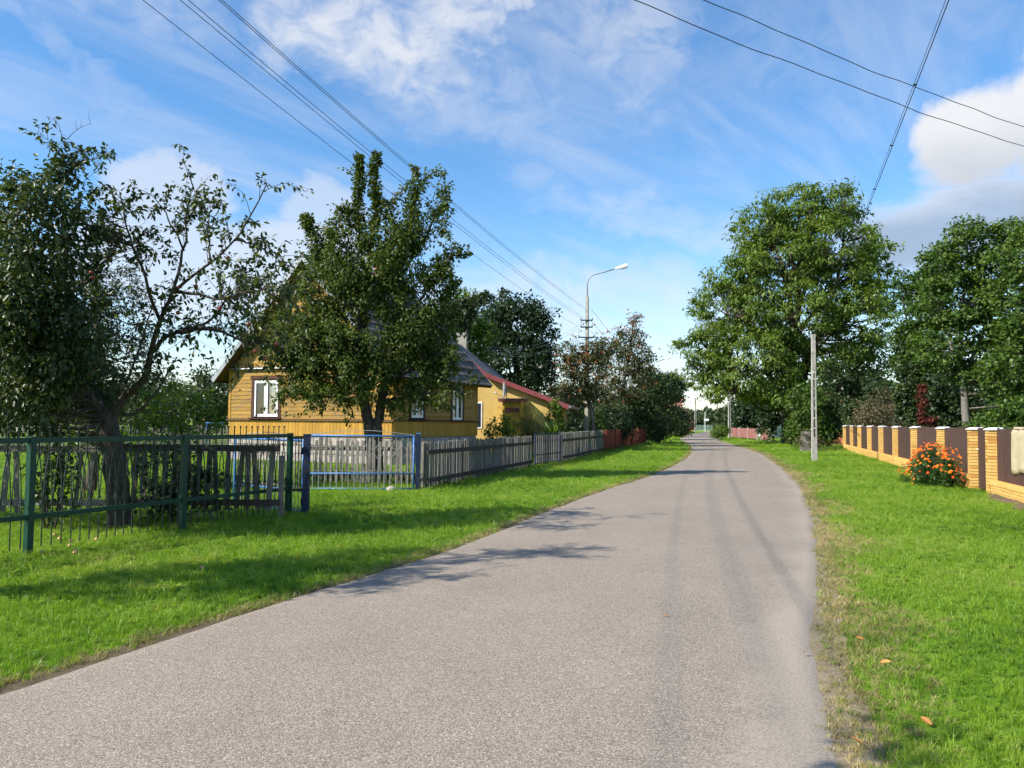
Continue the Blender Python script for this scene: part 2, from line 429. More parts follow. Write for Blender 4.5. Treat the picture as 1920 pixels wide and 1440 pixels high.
LEAF = {
 'apple': leaf_mat('apple_leaf', [(0, (0.024, 0.040, 0.012)), (0.45, (0.044, 0.070, 0.018)), (0.85, (0.080, 0.108, 0.028)), (1, (0.17, 0.19, 0.035))], 0.28, 0.42, 0.4),
 'plum': leaf_mat('plum_leaf', [(0, (0.014, 0.026, 0.012)), (0.6, (0.030, 0.050, 0.020)), (1, (0.058, 0.080, 0.032))], 0.22, 0.45, 0.5),
 'pear': leaf_mat('pear_leaf', [(0, (0.036, 0.062, 0.012)), (0.5, (0.074, 0.114, 0.020)), (0.9, (0.130, 0.165, 0.030)), (1, (0.24, 0.17, 0.04))], 0.34, 0.5, 0.28),
 'ash': leaf_mat('ash_leaf', [(0, (0.062, 0.112, 0.018)), (0.5, (0.115, 0.185, 0.026)), (1, (0.195, 0.260, 0.038))], 0.40, 0.5, 0.4),
 'maple': leaf_mat('maple_leaf', [(0, (0.036, 0.078, 0.016)), (0.55, (0.074, 0.138, 0.022)), (1, (0.175, 0.235, 0.034))], 0.40, 0.5, 0.4),
 'dark': leaf_mat('dark_leaf', [(0, (0.018, 0.036, 0.014)), (0.6, (0.036, 0.066, 0.022)), (1, (0.075, 0.115, 0.034))], 0.28, 0.42, 0.5),
 'bright': leaf_mat('bright_leaf', [(0, (0.060, 0.120, 0.016)), (0.5, (0.120, 0.200, 0.024)), (1, (0.26, 0.32, 0.040))], 0.42, 0.5, 0.4),
 'rowan': leaf_mat('rowan_leaf', [(0, (0.050, 0.070, 0.024)), (0.55, (0.095, 0.105, 0.036)), (0.85, (0.13, 0.115, 0.045)), (1, (0.17, 0.105, 0.042))], 0.32, 0.5, 0.4),
 'hedge': leaf_mat('hedge_leaf', [(0, (0.022, 0.042, 0.015)), (0.6, (0.048, 0.078, 0.024)), (1, (0.10, 0.125, 0.036))], 0.28, 0.5, 0.4),
 'smoke': leaf_mat('smoke_leaf', [(0, (0.060, 0.066, 0.030)), (0.5, (0.125, 0.115, 0.060)), (1, (0.22, 0.155, 0.105))], 0.3, 0.6, 0.3),
 'creeper': leaf_mat('creeper_leaf', [(0, (0.075, 0.022, 0.014)), (1, (0.19, 0.045, 0.028))], 0.35, 0.5, 0.4),
 'thuja': leaf_mat('thuja_leaf', [(0, (0.050, 0.110, 0.014)), (0.6, (0.105, 0.180, 0.022)), (1, (0.19, 0.26, 0.035))], 0.3, 0.6, 0.3),
 'tamarisk': leaf_mat('tamarisk_leaf', [(0, (0.14, 0.17, 0.045)), (1, (0.26, 0.27, 0.075))], 0.4, 0.6, 0.3),
 'marigold': leaf_mat('marigold_leaf', [(0, (0.035, 0.085, 0.020)), (1, (0.085, 0.165, 0.034))], 0.3, 0.5, 0.4),
 'weed': leaf_mat('weed_leaf', [(0, (0.06, 0.125, 0.020)), (1, (0.17, 0.25, 0.042))], 0.4, 0.5, 0.4),
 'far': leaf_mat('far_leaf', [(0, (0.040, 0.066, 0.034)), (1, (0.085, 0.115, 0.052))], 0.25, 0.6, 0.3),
}

# ------------------------------------------------------------------ ground and road
_L = [G(*p) for p in [(0, 1297), (300, 1196), (600, 1106), (760, 1058), (850, 1030), (1000, 968), (1100, 930), (1200, 898), (1265, 873), (1293, 853), (1296, 838), (1272, 823)]]
_Rr = [G(*p) for p in [(1588, 1440), (1566, 1300), (1557, 1180), (1543, 1040), (1528, 970), (1510, 925), (1480, 885), (1425, 849), (1345, 826)]]
LD = [-60, -25, 0] + [p.y for p in _L] + [128, 170, 240, 330]
LX = [-34, -16.5, -5.3] + [p.x for p in _L] + [29.0, 42.0, 60.0, 84.0]
RD = [-60, -25, 0] + [p.y for p in _Rr] + [128, 170, 240, 330]
RX = [-28, -10.5, 0.2] + [p.x for p in _Rr] + [33.4, 46.5, 64.5, 88.5]
def XL(d): return np.interp(d, LD, LX)
def XR(d): return np.interp(d, RD, RX)
def smooth_edge(fn, d, k=1.2):
    w = np.maximum(0.4, np.abs(d) * 0.06) * k
    return (fn(d - w) + fn(d) * 2 + fn(d + w)) / 4

def build_road():
    ds = np.concatenate([np.arange(-40, 0, 1.0), np.arange(0, 30, 0.12), np.arange(30, 60, 0.4), np.arange(60, 176, 1.5)])
    xl = smooth_edge(XL, ds); xr = smooth_edge(XR, ds)
    def wob(s, amp, seed):
        r = np.random.default_rng(seed); o = np.zeros_like(s)
        for k in range(9):
            f = 0.35 * 1.75 ** k
            o += np.sin(s * f * (0.9 + 0.2 * r.random()) + r.random() * 6.28) * amp / (1.45 ** k)
        return o
    xl = xl + wob(ds, 0.028, 1); xr = xr + wob(ds, 0.045, 2)
    us = np.array([0, .015, .04, .10, .2, .3, .4, .5, .6, .7, .8, .90, .96, .985, 1.0])
    V = []; uu = []; dl = []; dr = []
    for i, d in enumerate(ds):
        w = xr[i] - xl[i]
        for u in us:
            crown = 0.012 + 0.030 * (1 - (2 * u - 1) ** 2)
            if u in (0, 1.0): crown = -0.03
            V.append((xl[i] + u * w, d, crown)); uu.append(u)
    n = len(us)
    ii = np.arange(len(ds) - 1)[:, None] * n; jj = np.arange(n - 1)[None, :]
    a = (ii + jj).ravel()
    F = np.stack([a, a + 1, a + n + 1, a + n], 1)
    mt, t, p, o = new_mat('chip_seal')
    ua = t.add('ShaderNodeAttribute', attribute_name='across').outputs['Fac']
    pos = t.add('ShaderNodeNewGeometry').outputs['Position']
    x, y, z = t.sep(pos)
    flat = t.xyz(x, y, 0.0)
    vo = t.add('ShaderNodeTexVoronoi'); t.put(vo.inputs['Vector'], flat); vo.inputs['Scale'].default_value = 125
    vo2 = t.add('ShaderNodeTexVoronoi'); t.put(vo2.inputs['Vector'], flat); vo2.inputs['Scale'].default_value = 260
    rc = t.sep(vo.outputs['Color'])
    chips = t.ramp(rc[0], [(0, (0.110, 0.094, 0.084)), (0.20, (0.205, 0.175, 0.150)), (0.5, (0.300, 0.256, 0.212)), (0.78, (0.385, 0.330, 0.268)), (0.93, (0.50, 0.435, 0.35)), (1.0, (0.62, 0.57, 0.49))])
    rc2 = t.sep(vo2.outputs['Color'])
    chips = t.mix(0.35, chips, t.ramp(rc2[1], [(0, (0.12, 0.104, 0.092)), (0.5, (0.27, 0.232, 0.195)), (1, (0.45, 0.39, 0.32))]))
    gap = t.sstep(vo.outputs['Distance'], 0.62, 0.38)          # dark binder between the chips
    chips = t.mix(t.math('MULTIPLY', t.math('SUBTRACT', 1.0, gap), 0.38), chips, (0.078, 0.068, 0.060, 1)); chips = t.mix(1.0, chips, (1.03, 1.0, 0.95, 1), 'MULTIPLY')
    blot = t.noise(flat, 0.55, 5, 0.6)
    blot2 = t.noise(flat, 2.3, 4, 0.6)
    tone = t.math('ADD', t.math('MULTIPLY', blot, 0.36), t.math('ADD', t.math('MULTIPLY', blot2, 0.20), 0.78))
    # faint darker streaks running lengthwise along the road
    wob_ = t.math('MULTIPLY', t.math('SUBTRACT', t.noise(t.xyz(0.0, y, 0.0), 0.10, 2), 0.5), 0.06)
    uw = t.math('ADD', ua, wob_)
    streaks = None
    for c0, w0, k0 in [(0.87, 0.022, 0.03), (0.33, 0.07, 0.03), (0.80, 0.06, .03)]:
        q = t.math('DIVIDE', t.math('ABSOLUTE', t.math('SUBTRACT', uw, c0)), w0)
        b = t.math('MULTIPLY', t.sstep(q, 1.5, 0.0), k0)
        streaks = b if streaks is None else t.math('ADD', streaks, b)
    tone = t.math('SUBTRACT', tone, t.math('MULTIPLY', streaks, t.sstep(t.noise(t.xyz(x, t.math('MULTIPLY', y, 0.15), 0.0), 1.2, 3), 0.30, 0.62, 0.35, 1.1)))
    mul = t.add('ShaderNodeVectorMath', operation='SCALE'); t.put(mul.inputs[0], chips); t.put(mul.inputs['Scale'], tone)
    c = mul.outputs[0]
    # blown sand along the right-hand edge, a thin line along the left-hand one
    en = t.math('ADD', t.math('MULTIPLY', t.math('SUBTRACT', t.noise(flat, 1.1, 4, 0.6), 0.5), 0.22), t.math('MULTIPLY', t.math('SUBTRACT', t.noise(flat, 22, 5, 0.75), 0.5), 0.22))
    near = t.sstep(y, 9.5, 5.0, 0.0, 0.040)
    sr = t.sstep(t.math('ADD', t.math('ADD', ua, en), near), 0.90, 0.99)
    sl = t.sstep(t.math('SUBTRACT', ua, t.math('MULTIPLY', en, 0.25)), 0.035, 0.0)
    sand = t.ramp(t.noise(flat, 60, 5, 0.7), [(0.30, (0.17, 0.14, 0.11)), (0.45, (0.30, 0.25, 0.195)), (0.62, (0.42, 0.36, 0.28)), (0.8, (0.52, 0.455, 0.37))])
    c = t.mix(t.math('MULTIPLY', sr, 0.92), c, sand)
    c = t.mix(t.math('MULTIPLY', sl, 0.6), c, t.mix(0.5, sand, (0.16, 0.14, 0.12, 1)))
    t.put(p.inputs['Base Color'], c)
    p.inputs['Roughness'].default_value = 0.86; p.inputs['Specular IOR Level'].default_value = 0.25
    bp = t.add('ShaderNodeBump'); bp.inputs['Strength'].default_value = 0.5; bp.inputs['Distance'].default_value = 0.005
    h = t.math('ADD', t.math('MULTIPLY', vo.outputs['Distance'], -0.8), t.math('MULTIPLY', rc[1], 0.5))
    h = t.math('MULTIPLY', h, t.math('SUBTRACT', 1.0, t.math('MULTIPLY', sr, 0.7)))
    t.put(bp.inputs['Height'], h); t.put(p.inputs['Normal'], bp.outputs[0])
    me = np_mesh('road', np.array(V), F, mt, {'across': np.array(uu)})
    me.polygons.foreach_set('use_smooth', [True] * len(me.polygons))
    return tag(link('road', me), 'grey chip sealed village road bending away to the left', 'road', kind='structure')
road = build_road()

def grass_colour(t, pos, rand=None):
    x, y, z = t.sep(pos)
    flat = t.xyz(x, y, 0.0)
    n1 = t.noise(flat, 0.28, 2, 0.6); n2 = t.noise(flat, 1.9, 2, 0.6); n3 = t.noise(flat, 11.0, 1, 0.6)
    f = t.math('ADD', t.math('ADD', t.math('MULTIPLY', n1, 0.62), t.math('MULTIPLY', n2, 0.42)), t.math('MULTIPLY', n3, 0.22)); f = t.math('SUBTRACT', t.math('MULTIPLY', f, 1.28), 0.26)
    if rand is not None: f = t.math('ADD', f, t.math('MULTIPLY', t.math('SUBTRACT', rand, 0.5), 0.34))
    return f, flat

def ground_mat():
    mt, t, p, o = new_mat('lawn_ground')
    pos = t.add('ShaderNodeNewGeometry').outputs['Position']
    f, flat = grass_colour(t, pos)
    c = t.ramp(f, [(0.24, (0.065, 0.135, 0.010)), (0.44, (0.120, 0.230, 0.013)), (0.62, (0.170, 0.290, 0.020)), (0.82, (0.24, 0.30, 0.045))])
    c = t.mix(t.sstep(t.noise(flat, 38, 4, 0.7), 0.52, 0.72), c, (0.045, 0.062, 0.016, 1))
    t.put(p.inputs['Base Color'], c)
    p.inputs['Roughness'].default_value = 0.9; p.inputs['Specular IOR Level'].default_value = 0.15
    bp = t.add('ShaderNodeBump'); bp.inputs['Strength'].default_value = 0.9; bp.inputs['Distance'].default_value = 0.04
    t.put(bp.inputs['Height'], t.noise(flat, 26, 5, 0.75)); t.put(p.inputs['Normal'], bp.outputs[0])
    return mt
MB().span((-900, -300, -0.4), (900, 1500, 0.0)).build('ground', ground_mat())
tag(bpy.data.objects['ground'], 'green mown grass ground on both sides of the road', 'ground', kind='structure')

# bare, dry soil strips where the grass meets the road and along the brick fence
def strip(name, label, pts_in, pts_out, mat):
    V = []; 
    for a, b in zip(pts_in, pts_out): V += [(a[0], a[1], 0.004), (b[0], b[1], 0.004)]
    F = [(2 * i, 2 * i + 1, 2 * i + 3, 2 * i + 2) for i in range(len(pts_in) - 1)]
    me = bpy.data.meshes.new(name); me.from_pydata(V, [], F); me.materials.append(mat)
    return tag(link(name, me), label, 'verge', kind='structure')
def verge_mat(name, stops):
    mt, t, p, o = new_mat(name)
    pos = t.add('ShaderNodeNewGeometry').outputs['Position']
    n = t.math('ADD', t.math('MULTIPLY', t.noise(pos, 24, 5, 0.7), 0.6), t.math('MULTIPLY', t.noise(pos, 2.1, 3, 0.6), 0.4))
    t.put(p.inputs['Base Color'], t.ramp(n, stops))
    p.inputs['Roughness'].default_value = 0.95
    bp = t.add('ShaderNodeBump'); bp.inputs['Strength'].default_value = 0.8; bp.inputs['Distance'].default_value = 0.02
    t.put(bp.inputs['Height'], t.noise(pos, 45, 5, 0.75)); t.put(p.inputs['Normal'], bp.outputs[0])
    return mt
_vd = np.concatenate([np.arange(-10, 30, 0.15), np.arange(30, 120, 1.0)])
_j = lambda s, a: a * (np.sin(_vd * 1.7 + s) + 0.6 * np.sin(_vd * 4.3 + 2 * s) + 0.5 * np.sin(_vd * 9.1 + 3 * s)) / 2.1
_xl = smooth_edge(XL, _vd); _xr = smooth_edge(XR, _vd)
strip('verge_right', 'sandy dry strip of ground along the right road edge', list(zip(_xr - 0.30, _vd)), list(zip(_xr + 0.10 + 0.006 * np.clip(_vd, 0, 30) + _j(1.0, 0.10), _vd)),
      verge_mat('sandy_verge', [(0.30, (0.10, 0.085, 0.045)), (0.5, (0.25, 0.195, 0.115)), (0.68, (0.36, 0.30, 0.205))]))
strip('verge_left', 'thin brown strip of soil along the left road edge', list(zip(_xl + 0.30, _vd)), list(zip(_xl - 0.09 + _j(2.0, 0.04), _vd)),
      verge_mat('soil_verge', [(0.30, (0.050, 0.045, 0.022)), (0.55, (0.135, 0.095, 0.050)), (0.75, (0.24, 0.185, 0.115))]))

# ------------------------------------------------------------------ grass: tufts of blades set on points
def tuft_mesh(name, n, h, spread, width, mat, seed, lean=0.5):
    r = np.random.default_rng(seed)
    V = []; F = []
    for k in range(n):
        a = r.random() * 6.283; rad = spread * math.sqrt(r.random())
        bx, by = rad * math.cos(a), rad * math.sin(a)
        hh = h * (0.55 + 0.6 * r.random()); w = width * (0.7 + 0.6 * r.random()) / 2
        la = r.random() * 6.283; ln = lean * hh * (0.3 + r.random())
        wx, wy = -math.sin(a * 3 + 1) * w, math.cos(a * 3 + 1) * w
        i = len(V)
        V += [(bx - wx, by - wy, -0.005), (bx + wx, by + wy, -0.005),
              (bx + wx * .8 + math.cos(la) * ln * .35, by + wy * .8 + math.sin(la) * ln * .35, hh * .6),
              (bx - wx * .8 + math.cos(la) * ln * .35, by - wy * .8 + math.sin(la) * ln * .35, hh * .6),
              (bx + math.cos(la) * ln, by + math.sin(la) * ln, hh)]
        F += [(i, i + 1, i + 2, i + 3), (i + 3, i + 2, i + 4)]
    me = bpy.data.meshes.new(name); me.from_pydata(V, [], F); me.materials.append(mat)
    return me
def blade_mat(name, stops, trans=0.45):
    mt, t, p, o = new_mat(name)
    pos = t.add('ShaderNodeNewGeometry').outputs['Position']
    oi = t.add('ShaderNodeObjectInfo')
    f, flat = grass_colour(t, pos, oi.outputs['Random'])
    c = t.ramp(f, stops)
    t.put(p.inputs['Base Color'], c); p.inputs['Roughness'].default_value = 0.42; p.inputs['Specular IOR Level'].default_value = 0.45
    tr = t.add('ShaderNodeBsdfTranslucent'); t.put(tr.inputs[0], t.mix(1.0, c, (1.2, 1.25, 0.6, 1), 'MULTIPLY'))
    ms = t.add('ShaderNodeMixShader'); ms.inputs[0].default_value = trans
    t.l.new(p.outputs[0], ms.inputs[1]); t.l.new(tr.outputs[0], ms.inputs[2]); t.l.new(ms.outputs[0], o.inputs[0])
    return mt
M['blade'] = blade_mat('grass_blade', [(0.20, (0.075, 0.155, 0.014)), (0.42, (0.162, 0.295, 0.018)), (0.60, (0.245, 0.385, 0.028)), (0.80, (0.335, 0.41, 0.075)), (0.92, (0.46, 0.42, 0.16))])
M['blade_dry'] = blade_mat('dry_blade', [(0.28, (0.12, 0.165, 0.030)), (0.44, (0.21, 0.215, 0.060)), (0.60, (0.37, 0.31, 0.13)), (0.80, (0.50, 0.39, 0.19))], 0.3)

def scatter(name, label, P, S, variants):
    """one object: tufts set on points by geometry nodes"""
    n = len(P)
    me = bpy.data.meshes.new(name)
    me.vertices.add(n); me.vertices.foreach_set('co', np.ascontiguousarray(P, dtype=np.float32).ravel())
    a = me.attributes.new('scl', 'FLOAT_VECTOR', 'POINT'); a.data.foreach_set('vector', np.stack([S, S, 0.80 * S ** 0.5], 1).astype(np.float32).ravel())
    a = me.attributes.new('turn', 'FLOAT_VECTOR', 'POINT')
    rot = np.zeros((n, 3), np.float32); rot[:, 2] = rng.random(n) * 6.283; rot[:, 0] = rng.normal(0, .12, n); rot[:, 1] = rng.normal(0, .12, n)
    a.data.foreach_set('vector', rot.ravel())
    a = me.attributes.new('pick', 'INT', 'POINT'); a.data.foreach_set('value', rng.integers(0, len(variants), n).astype(np.int32))
    cl = bpy.data.collections.new(name + '_tufts')
    for k, vm in enumerate(variants):
        cl.objects.link(bpy.data.objects.new(name + '_tuft', vm))
    o = link(name, me)
    g = bpy.data.node_groups.new(name + '_nodes', 'GeometryNodeTree')
    g.interface.new_socket('Geometry', in_out='INPUT', socket_type='NodeSocketGeometry')
    g.interface.new_socket('Geometry', in_out='OUTPUT', socket_type='NodeSocketGeometry')
    gi = g.nodes.new('NodeGroupInput'); go = g.nodes.new('NodeGroupOutput')
    ip = g.nodes.new('GeometryNodeInstanceOnPoints'); ci = g.nodes.new('GeometryNodeCollectionInfo')
    ci.inputs['Collection'].default_value = cl; ci.inputs['Separate Children'].default_value = True; ci.inputs['Reset Children'].default_value = True
    def attr(nm, typ):
        q = g.nodes.new('GeometryNodeInputNamedAttribute'); q.data_type = typ; q.inputs['Name'].default_value = nm
        return q.outputs[0]
    L = g.links.new
    L(gi.outputs[0], ip.inputs['Points']); L(ci.outputs[0], ip.inputs['Instance'])
    ip.inputs['Pick Instance'].default_value = True
    L(attr('pick', 'INT'), ip.inputs['Instance Index'])
    L(attr('turn', 'FLOAT_VECTOR'), ip.inputs['Rotation'])
    L(attr('scl', 'FLOAT_VECTOR'), ip.inputs['Scale'])
    L(ip.outputs[0], go.inputs[0])
    md = o.modifiers.new('tufts', 'NODES'); md.node_group = g
    return tag(o, label, 'grass', kind='stuff')

def field(d0, d1, dens, side):
    """random points on the grass between two distances, left or right of the road, as far out as a step aside could see"""
    lim = 0.80
    A = (d1 - d0) * 2 * (lim * d1 + 3)
    n = int(A * dens)
    d = d0 + (d1 - d0) * rng.random(n); x = (rng.random(n) * 2 - 1) * (lim * d1 + 3)
    k = np.abs(x) < lim * d + 3
    if side == 'L': k &= x < smooth_edge(XL, d) + 0.06
    else: k &= x > smooth_edge(XR, d) - 0.10
    return x[k], d[k]
def in_house(x, y):
    dx, dy = x + 4.24, y - 28.5
    ca, sa = math.cos(R(25)), math.sin(R(25))
    l = -dx * ca + dy * sa; m_ = dx * sa + dy * ca
    return (l > -0.3) & (l < 8) & (m_ > -0.3) & (m_ < 8)
def patchy(x, y, s):
    return 0.5 + 0.5 * np.sin(x * 0.9 * s + 1.3 * np.sin(y * 0.7 * s)) * np.sin(y * 1.1 * s + 0.9 * np.sin(x * 0.8 * s + 2))
def make_grass():
    P = []; S = []; PD = []; SD = []
    for d0, d1, dens, sc_ in [(2.5, 7, 620, 0.95), (7, 12, 420, 1.1), (12, 20, 190, 1.55), (20, 34, 75, 2.2), (34, 62, 22, 3.4), (62, 110, 5, 5.5)]:
        for side in 'LR':
            x, d = field(d0, d1, dens, side)
            ok = ~in_house(x, d); x, d = x[ok], d[ok]
            e = (smooth_edge(XL, d) - x) if side == 'L' else (x - smooth_edge(XR, d))
            r = rng.random(len(x))
            width = 0.22 if side == 'L' else 0.60 + 0.24 * np.sin(d * 1.3) + 0.15 * np.sin(d * 3.1)
            dry = r < np.clip(1.15 - e / width, 0, 1) * (0.8 if side == 'L' else 0.92)
            keep = rng.random(len(x)) < np.clip(0.62 + e / (0.12 if side == 'L' else 0.28), 0, 1)
            s = 0.74 * sc_ * (0.65 + 0.7 * rng.random(len(x))) * (0.78 + 0.4 * patchy(x, d, 1.0))
            if side == 'R': s *= 0.80
            s = np.where(e < 0.35, s * 0.85, s)
            a = keep & ~dry; b = keep & dry
            P.append(np.stack([x[a], d[a], np.zeros(a.sum())], 1)); S.append(s[a])
            PD.append(np.stack([x[b], d[b], np.zeros(b.sum())], 1)); SD.append(s[b] * 1.25)
    P = np.concatenate(P); S = np.concatenate(S); PD = np.concatenate(PD); SD = np.concatenate(SD)
    tv = [tuft_mesh('grass_tuft', 15, 0.062, 0.045, 0.0062, M['blade'], 10 + k, 0.65) for k in range(4)]
    tv.append(tuft_mesh('grass_tuft', 10, 0.095, 0.045, 0.0058, M['blade'], 19, 0.8))
    tv.append(tuft_mesh('tall_tuft', 9, 0.15, 0.03, 0.0055, M['blade'], 23, 0.9))
    cl = MB(); q = random.Random(4)                 # clover and plantain rosettes
    for k in range(11):
        a = q.random() * 6.283; rr = .07 * q.random(); c = (rr * math.cos(a), rr * math.sin(a), .02 + .03 * q.random())
        b = q.random() * 6.283; l = .016 + .012 * q.random(); i = len(cl.v)
        cl.v += [(c[0] - l * math.cos(b), c[1] - l * math.sin(b), c[2]), (c[0] - l * .6 * math.sin(b), c[1] + l * .6 * math.cos(b), c[2] + .006), (c[0] + l * math.cos(b), c[1] + l * math.sin(b), c[2] + .004), (c[0] + l * .6 * math.sin(b), c[1] - l * .6 * math.cos(b), c[2] + .006)]
        cl.f.append((i, i + 1, i + 2, i + 3))
    tv.append(cl.mesh('clover', M['blade']))
    td = [tuft_mesh('dry_tuft', 16, 0.062, 0.055, 0.0058, M['blade_dry'], 30 + k, 1.0) for k in range(3)]
    print('grass', len(P), len(PD))
    scatter('grass', 'short green mown grass covering both verges and the yards', P, S, tv)
    scatter('dry_grass', 'straw coloured dry grass along the road edges', PD, SD, td)
make_grass()

# ------------------------------------------------------------------ fences on the left
def frame_z(a, b):
    """angle that turns local X to point from a to b"""
    return math.atan2(b[1] - a[1], b[0] - a[0])

# green ornamental fence -------------------------------------------------
P1 = G(52, 1042); P3 = G(541, 966); PE = G(573, 965)
fd = (P3 - P1); flen = fd.length / 2; fd.normalize(); frz = frame_z(P1, P3)
gf = thing('ornamental_fence', 'green painted metal fence of zigzag bars with ball tips beside the lawn', 'fence', P1, frz)
for k in range(-2, 3):
    MB().box((k * flen, 0, 0.69), (0.075, 0.075, 1.38)).build('post', M['green_paint'], gf)
    if k < 2:
        x0, x1 = k * flen + 0.038, (k + 1) * flen - 0.038
        for z, h in ((1.335, 0.062), (0.447, 0.055)):
            MB().span((x0, -0.022, z - h / 2), (x1, 0.022, z + h / 2)).build('rail', M['green_paint'], gf)
sp = flen / 18
b = MB()
b.tube([(0, 0, 1.155), (0, 0, 1.475)], 0.008, 5).ball((0, 0, 1.485), 0.017, 6, 4)
for s in (-1, 1):
    b.tube([(0, 0, 1.145), (s * 0.018, 0, 1.17), (s * 0.036, 0, 1.215)], 0.0068, 4)
    b.tube([(s * 0.004, 0, 1.16), (s * sp * 0.30, 0, 0.95), (s * (sp * 0.5 - 0.005), 0, 0.62)], 0.0072, 4)
    b.tube([(sp * .5, 0, 0.635), (sp * .5 + s * 0.018, 0, 0.61), (sp * .5 + s * 0.034, 0, 0.565)], 0.0068, 4)
b.tube([(sp * .5, 0, 0.64), (sp * .5, 0, 0.085)], 0.008, 5)
bal_me = b.mesh('baluster', M['dark_iron'])
for k in range(-2, 2):
    for j in range(1, 18):
        link('baluster', bal_me, gf, (k * flen + (j - 0.25) * sp, 0, 0))
# narrow plain panel that turns to the gate post
pr = thing('narrow_fence_panel', 'narrow panel of plain thin bars between green corner post and dark blue post', 'fence', P3, frame_z(P3, PE))
pl = (PE - P3).length
for z in (1.30, 0.42):
    MB().span((0.045, -0.015, z - 0.02), (pl - 0.05, 0.015, z + 0.02)).build('rail', M['dark_iron'], pr)
for j in range(1, 6):
    MB().tube([(j * pl / 6, 0, 0.425), (j * pl / 6, 0, 1.30)], 0.007, 5).build('bar', M['dark_iron'], pr)

# blue driveway gate, both leaves swung into the yard -------------------
gpL = PE; gpR = G(783, 920)
for nm, lab, p, mt, h in (('gate_post', 'dark blue rusty gate post at the end of the green fence', gpL, M['dark_blue_paint'], 1.34),
                          ('gate_post', 'blue square gate post standing against the grey picket fence', gpR, M['dark_blue_paint'], 1.30)):
    t_ = thing(nm, lab, 'gate post', p, 0.12)
    MB().box((0, 0, h / 2), (0.11, 0.11, h)).build('shaft', mt, t_)
    MB().box((0, 0, h + 0.012), (0.125, 0.125, 0.022)).build('cap', M['blue_paint'] if p is gpR else mt, t_)
    for z in (0.22, 1.08): MB().tube([(-0.07, -0.03, z - 0.06), (-0.07, -0.03, z + 0.06)], 0.016, 6).build('hinge', mt, t_)
def gate_leaf(name, label, hinge, end, w=None):
    d = Vector((end[0] - hinge[0], end[1] - hinge[1], 0)); w = w or d.length
    t_ = thing(name, label, 'gate', hinge, math.atan2(d.y, d.x), 'driveway gate leaves')
    x0 = 0.10; x1 = w
    MB().tube([(x0, 0, 1.25), (x1, 0, 1.25)], 0.022, 8).build('top_rail', M['blue_paint'], t_, smooth=True)
    MB().tube([(x0, 0, 0.39), (x1, 0, 0.39)], 0.016, 8).build('lower_rail', M['blue_paint'], t_, smooth=True)
    MB().tube([(x0, 0, 0.045), (x1, 0, 0.045)], 0.018, 8).build('bottom_rail', M['blue_paint'], t_, smooth=True)
    for x in (x0, x1): MB().tube([(x, 0, 0.03), (x, 0, 1.265)], 0.022, 8).build('stile', M['blue_paint'], t_, smooth=True)
    n = 18; s = (x1 - x0) / n
    for j in range(1, n): MB().tube([(x0 + j * s, 0, 0.05), (x0 + j * s, 0, 1.245)], 0.0075, 5).build('bar', M['pale_iron'], t_)
    for j in range(0, n - 1, 2):                       # bent rods forming open hexagons
        c = x0 + (j + 1) * s
        MB().tube([(c - s, -.012, 1.06), (c - .35 * s, -.012, 0.95), (c + .35 * s, -.012, 0.95), (c + s, -.012, 1.06)], 0.0062, 5).build('bent_rod', M['pale_iron'], t_)
        MB().tube([(c - s, -.012, 0.70), (c - .35 * s, -.012, 0.83), (c + .35 * s, -.012, 0.83), (c + s, -.012, 0.70)], 0.0062, 5).build('bent_rod', M['pale_iron'], t_)
    for j in range(n):
        c = x0 + (j + .5) * s
        MB().tube([(c + .42 * s * math.cos(a), -.012, 0.405 + .055 * math.sin(a)) for a in np.linspace(0, math.pi, 6)], 0.0055, 5).build('hoop', M['pale_iron'], t_)
    MB().tube([(x0 + (x1 - x0) * u, 0, 1.27 + 0.105 * math.sin(math.pi * u) ** 1.0) for u in np.linspace(0, 1, 13)], 0.007, 5).build('arch_rod', M['pale_iron'], t_)
    return t_
gate_leaf('driveway_gate', 'blue metal gate leaf standing open in front of the grey pickets', gpR, at(578, 820, 18.3), 2.52)
gate_leaf('driveway_gate', 'blue metal gate leaf folded back behind the dark wooden pickets', gpL, at(437, 824, 15.2), 2.3)
st = MB(); st.ball((0, 0, 0.045), 0.10, 12, 8, (1.15, 0.85, 0.85))
tag(st.build('stone', M['stone'], None, G(730, 924) + Vector((0, 0.25, 0)), smooth=True), 'pale round stone propping the open blue gate leaf', 'stone')

# picket fences -----------------------------------------------------------
def picket_meshes(h, w, mat, n=6, seed=1):
    out = []; r = random.Random(seed)
    for k in range(n):
        hh = h * (1 + r.uniform(-.05, .04)); ww = w * r.uniform(.82, 1.12); tw = ww * r.uniform(.8, 1.0); c = r.uniform(-.006, .006)
        b = MB(); th = 0.012
        kind = k % 3
        if kind == 0: top = [(tw / 2 + c, hh - .015), (-tw / 2 + c, hh + .006)]
        elif kind == 1: top = [(tw / 2 + c, hh - .03), (c + .004, hh + .012), (-tw / 2 + c, hh - .026)]
        else: top = [(tw / 2 + c, hh - .012), (tw * .28 + c, hh + .004), (-tw * .28 + c, hh + .002), (-tw / 2 + c, hh - .02)]
        poly = [(-ww / 2, -th, 0), (ww / 2, -th, 0)] + [(x, -th, z) for x, z in top]
        b.prism(poly, (0, 2 * th, 0))
        out.append(b.mesh('picket', mat))
    return out
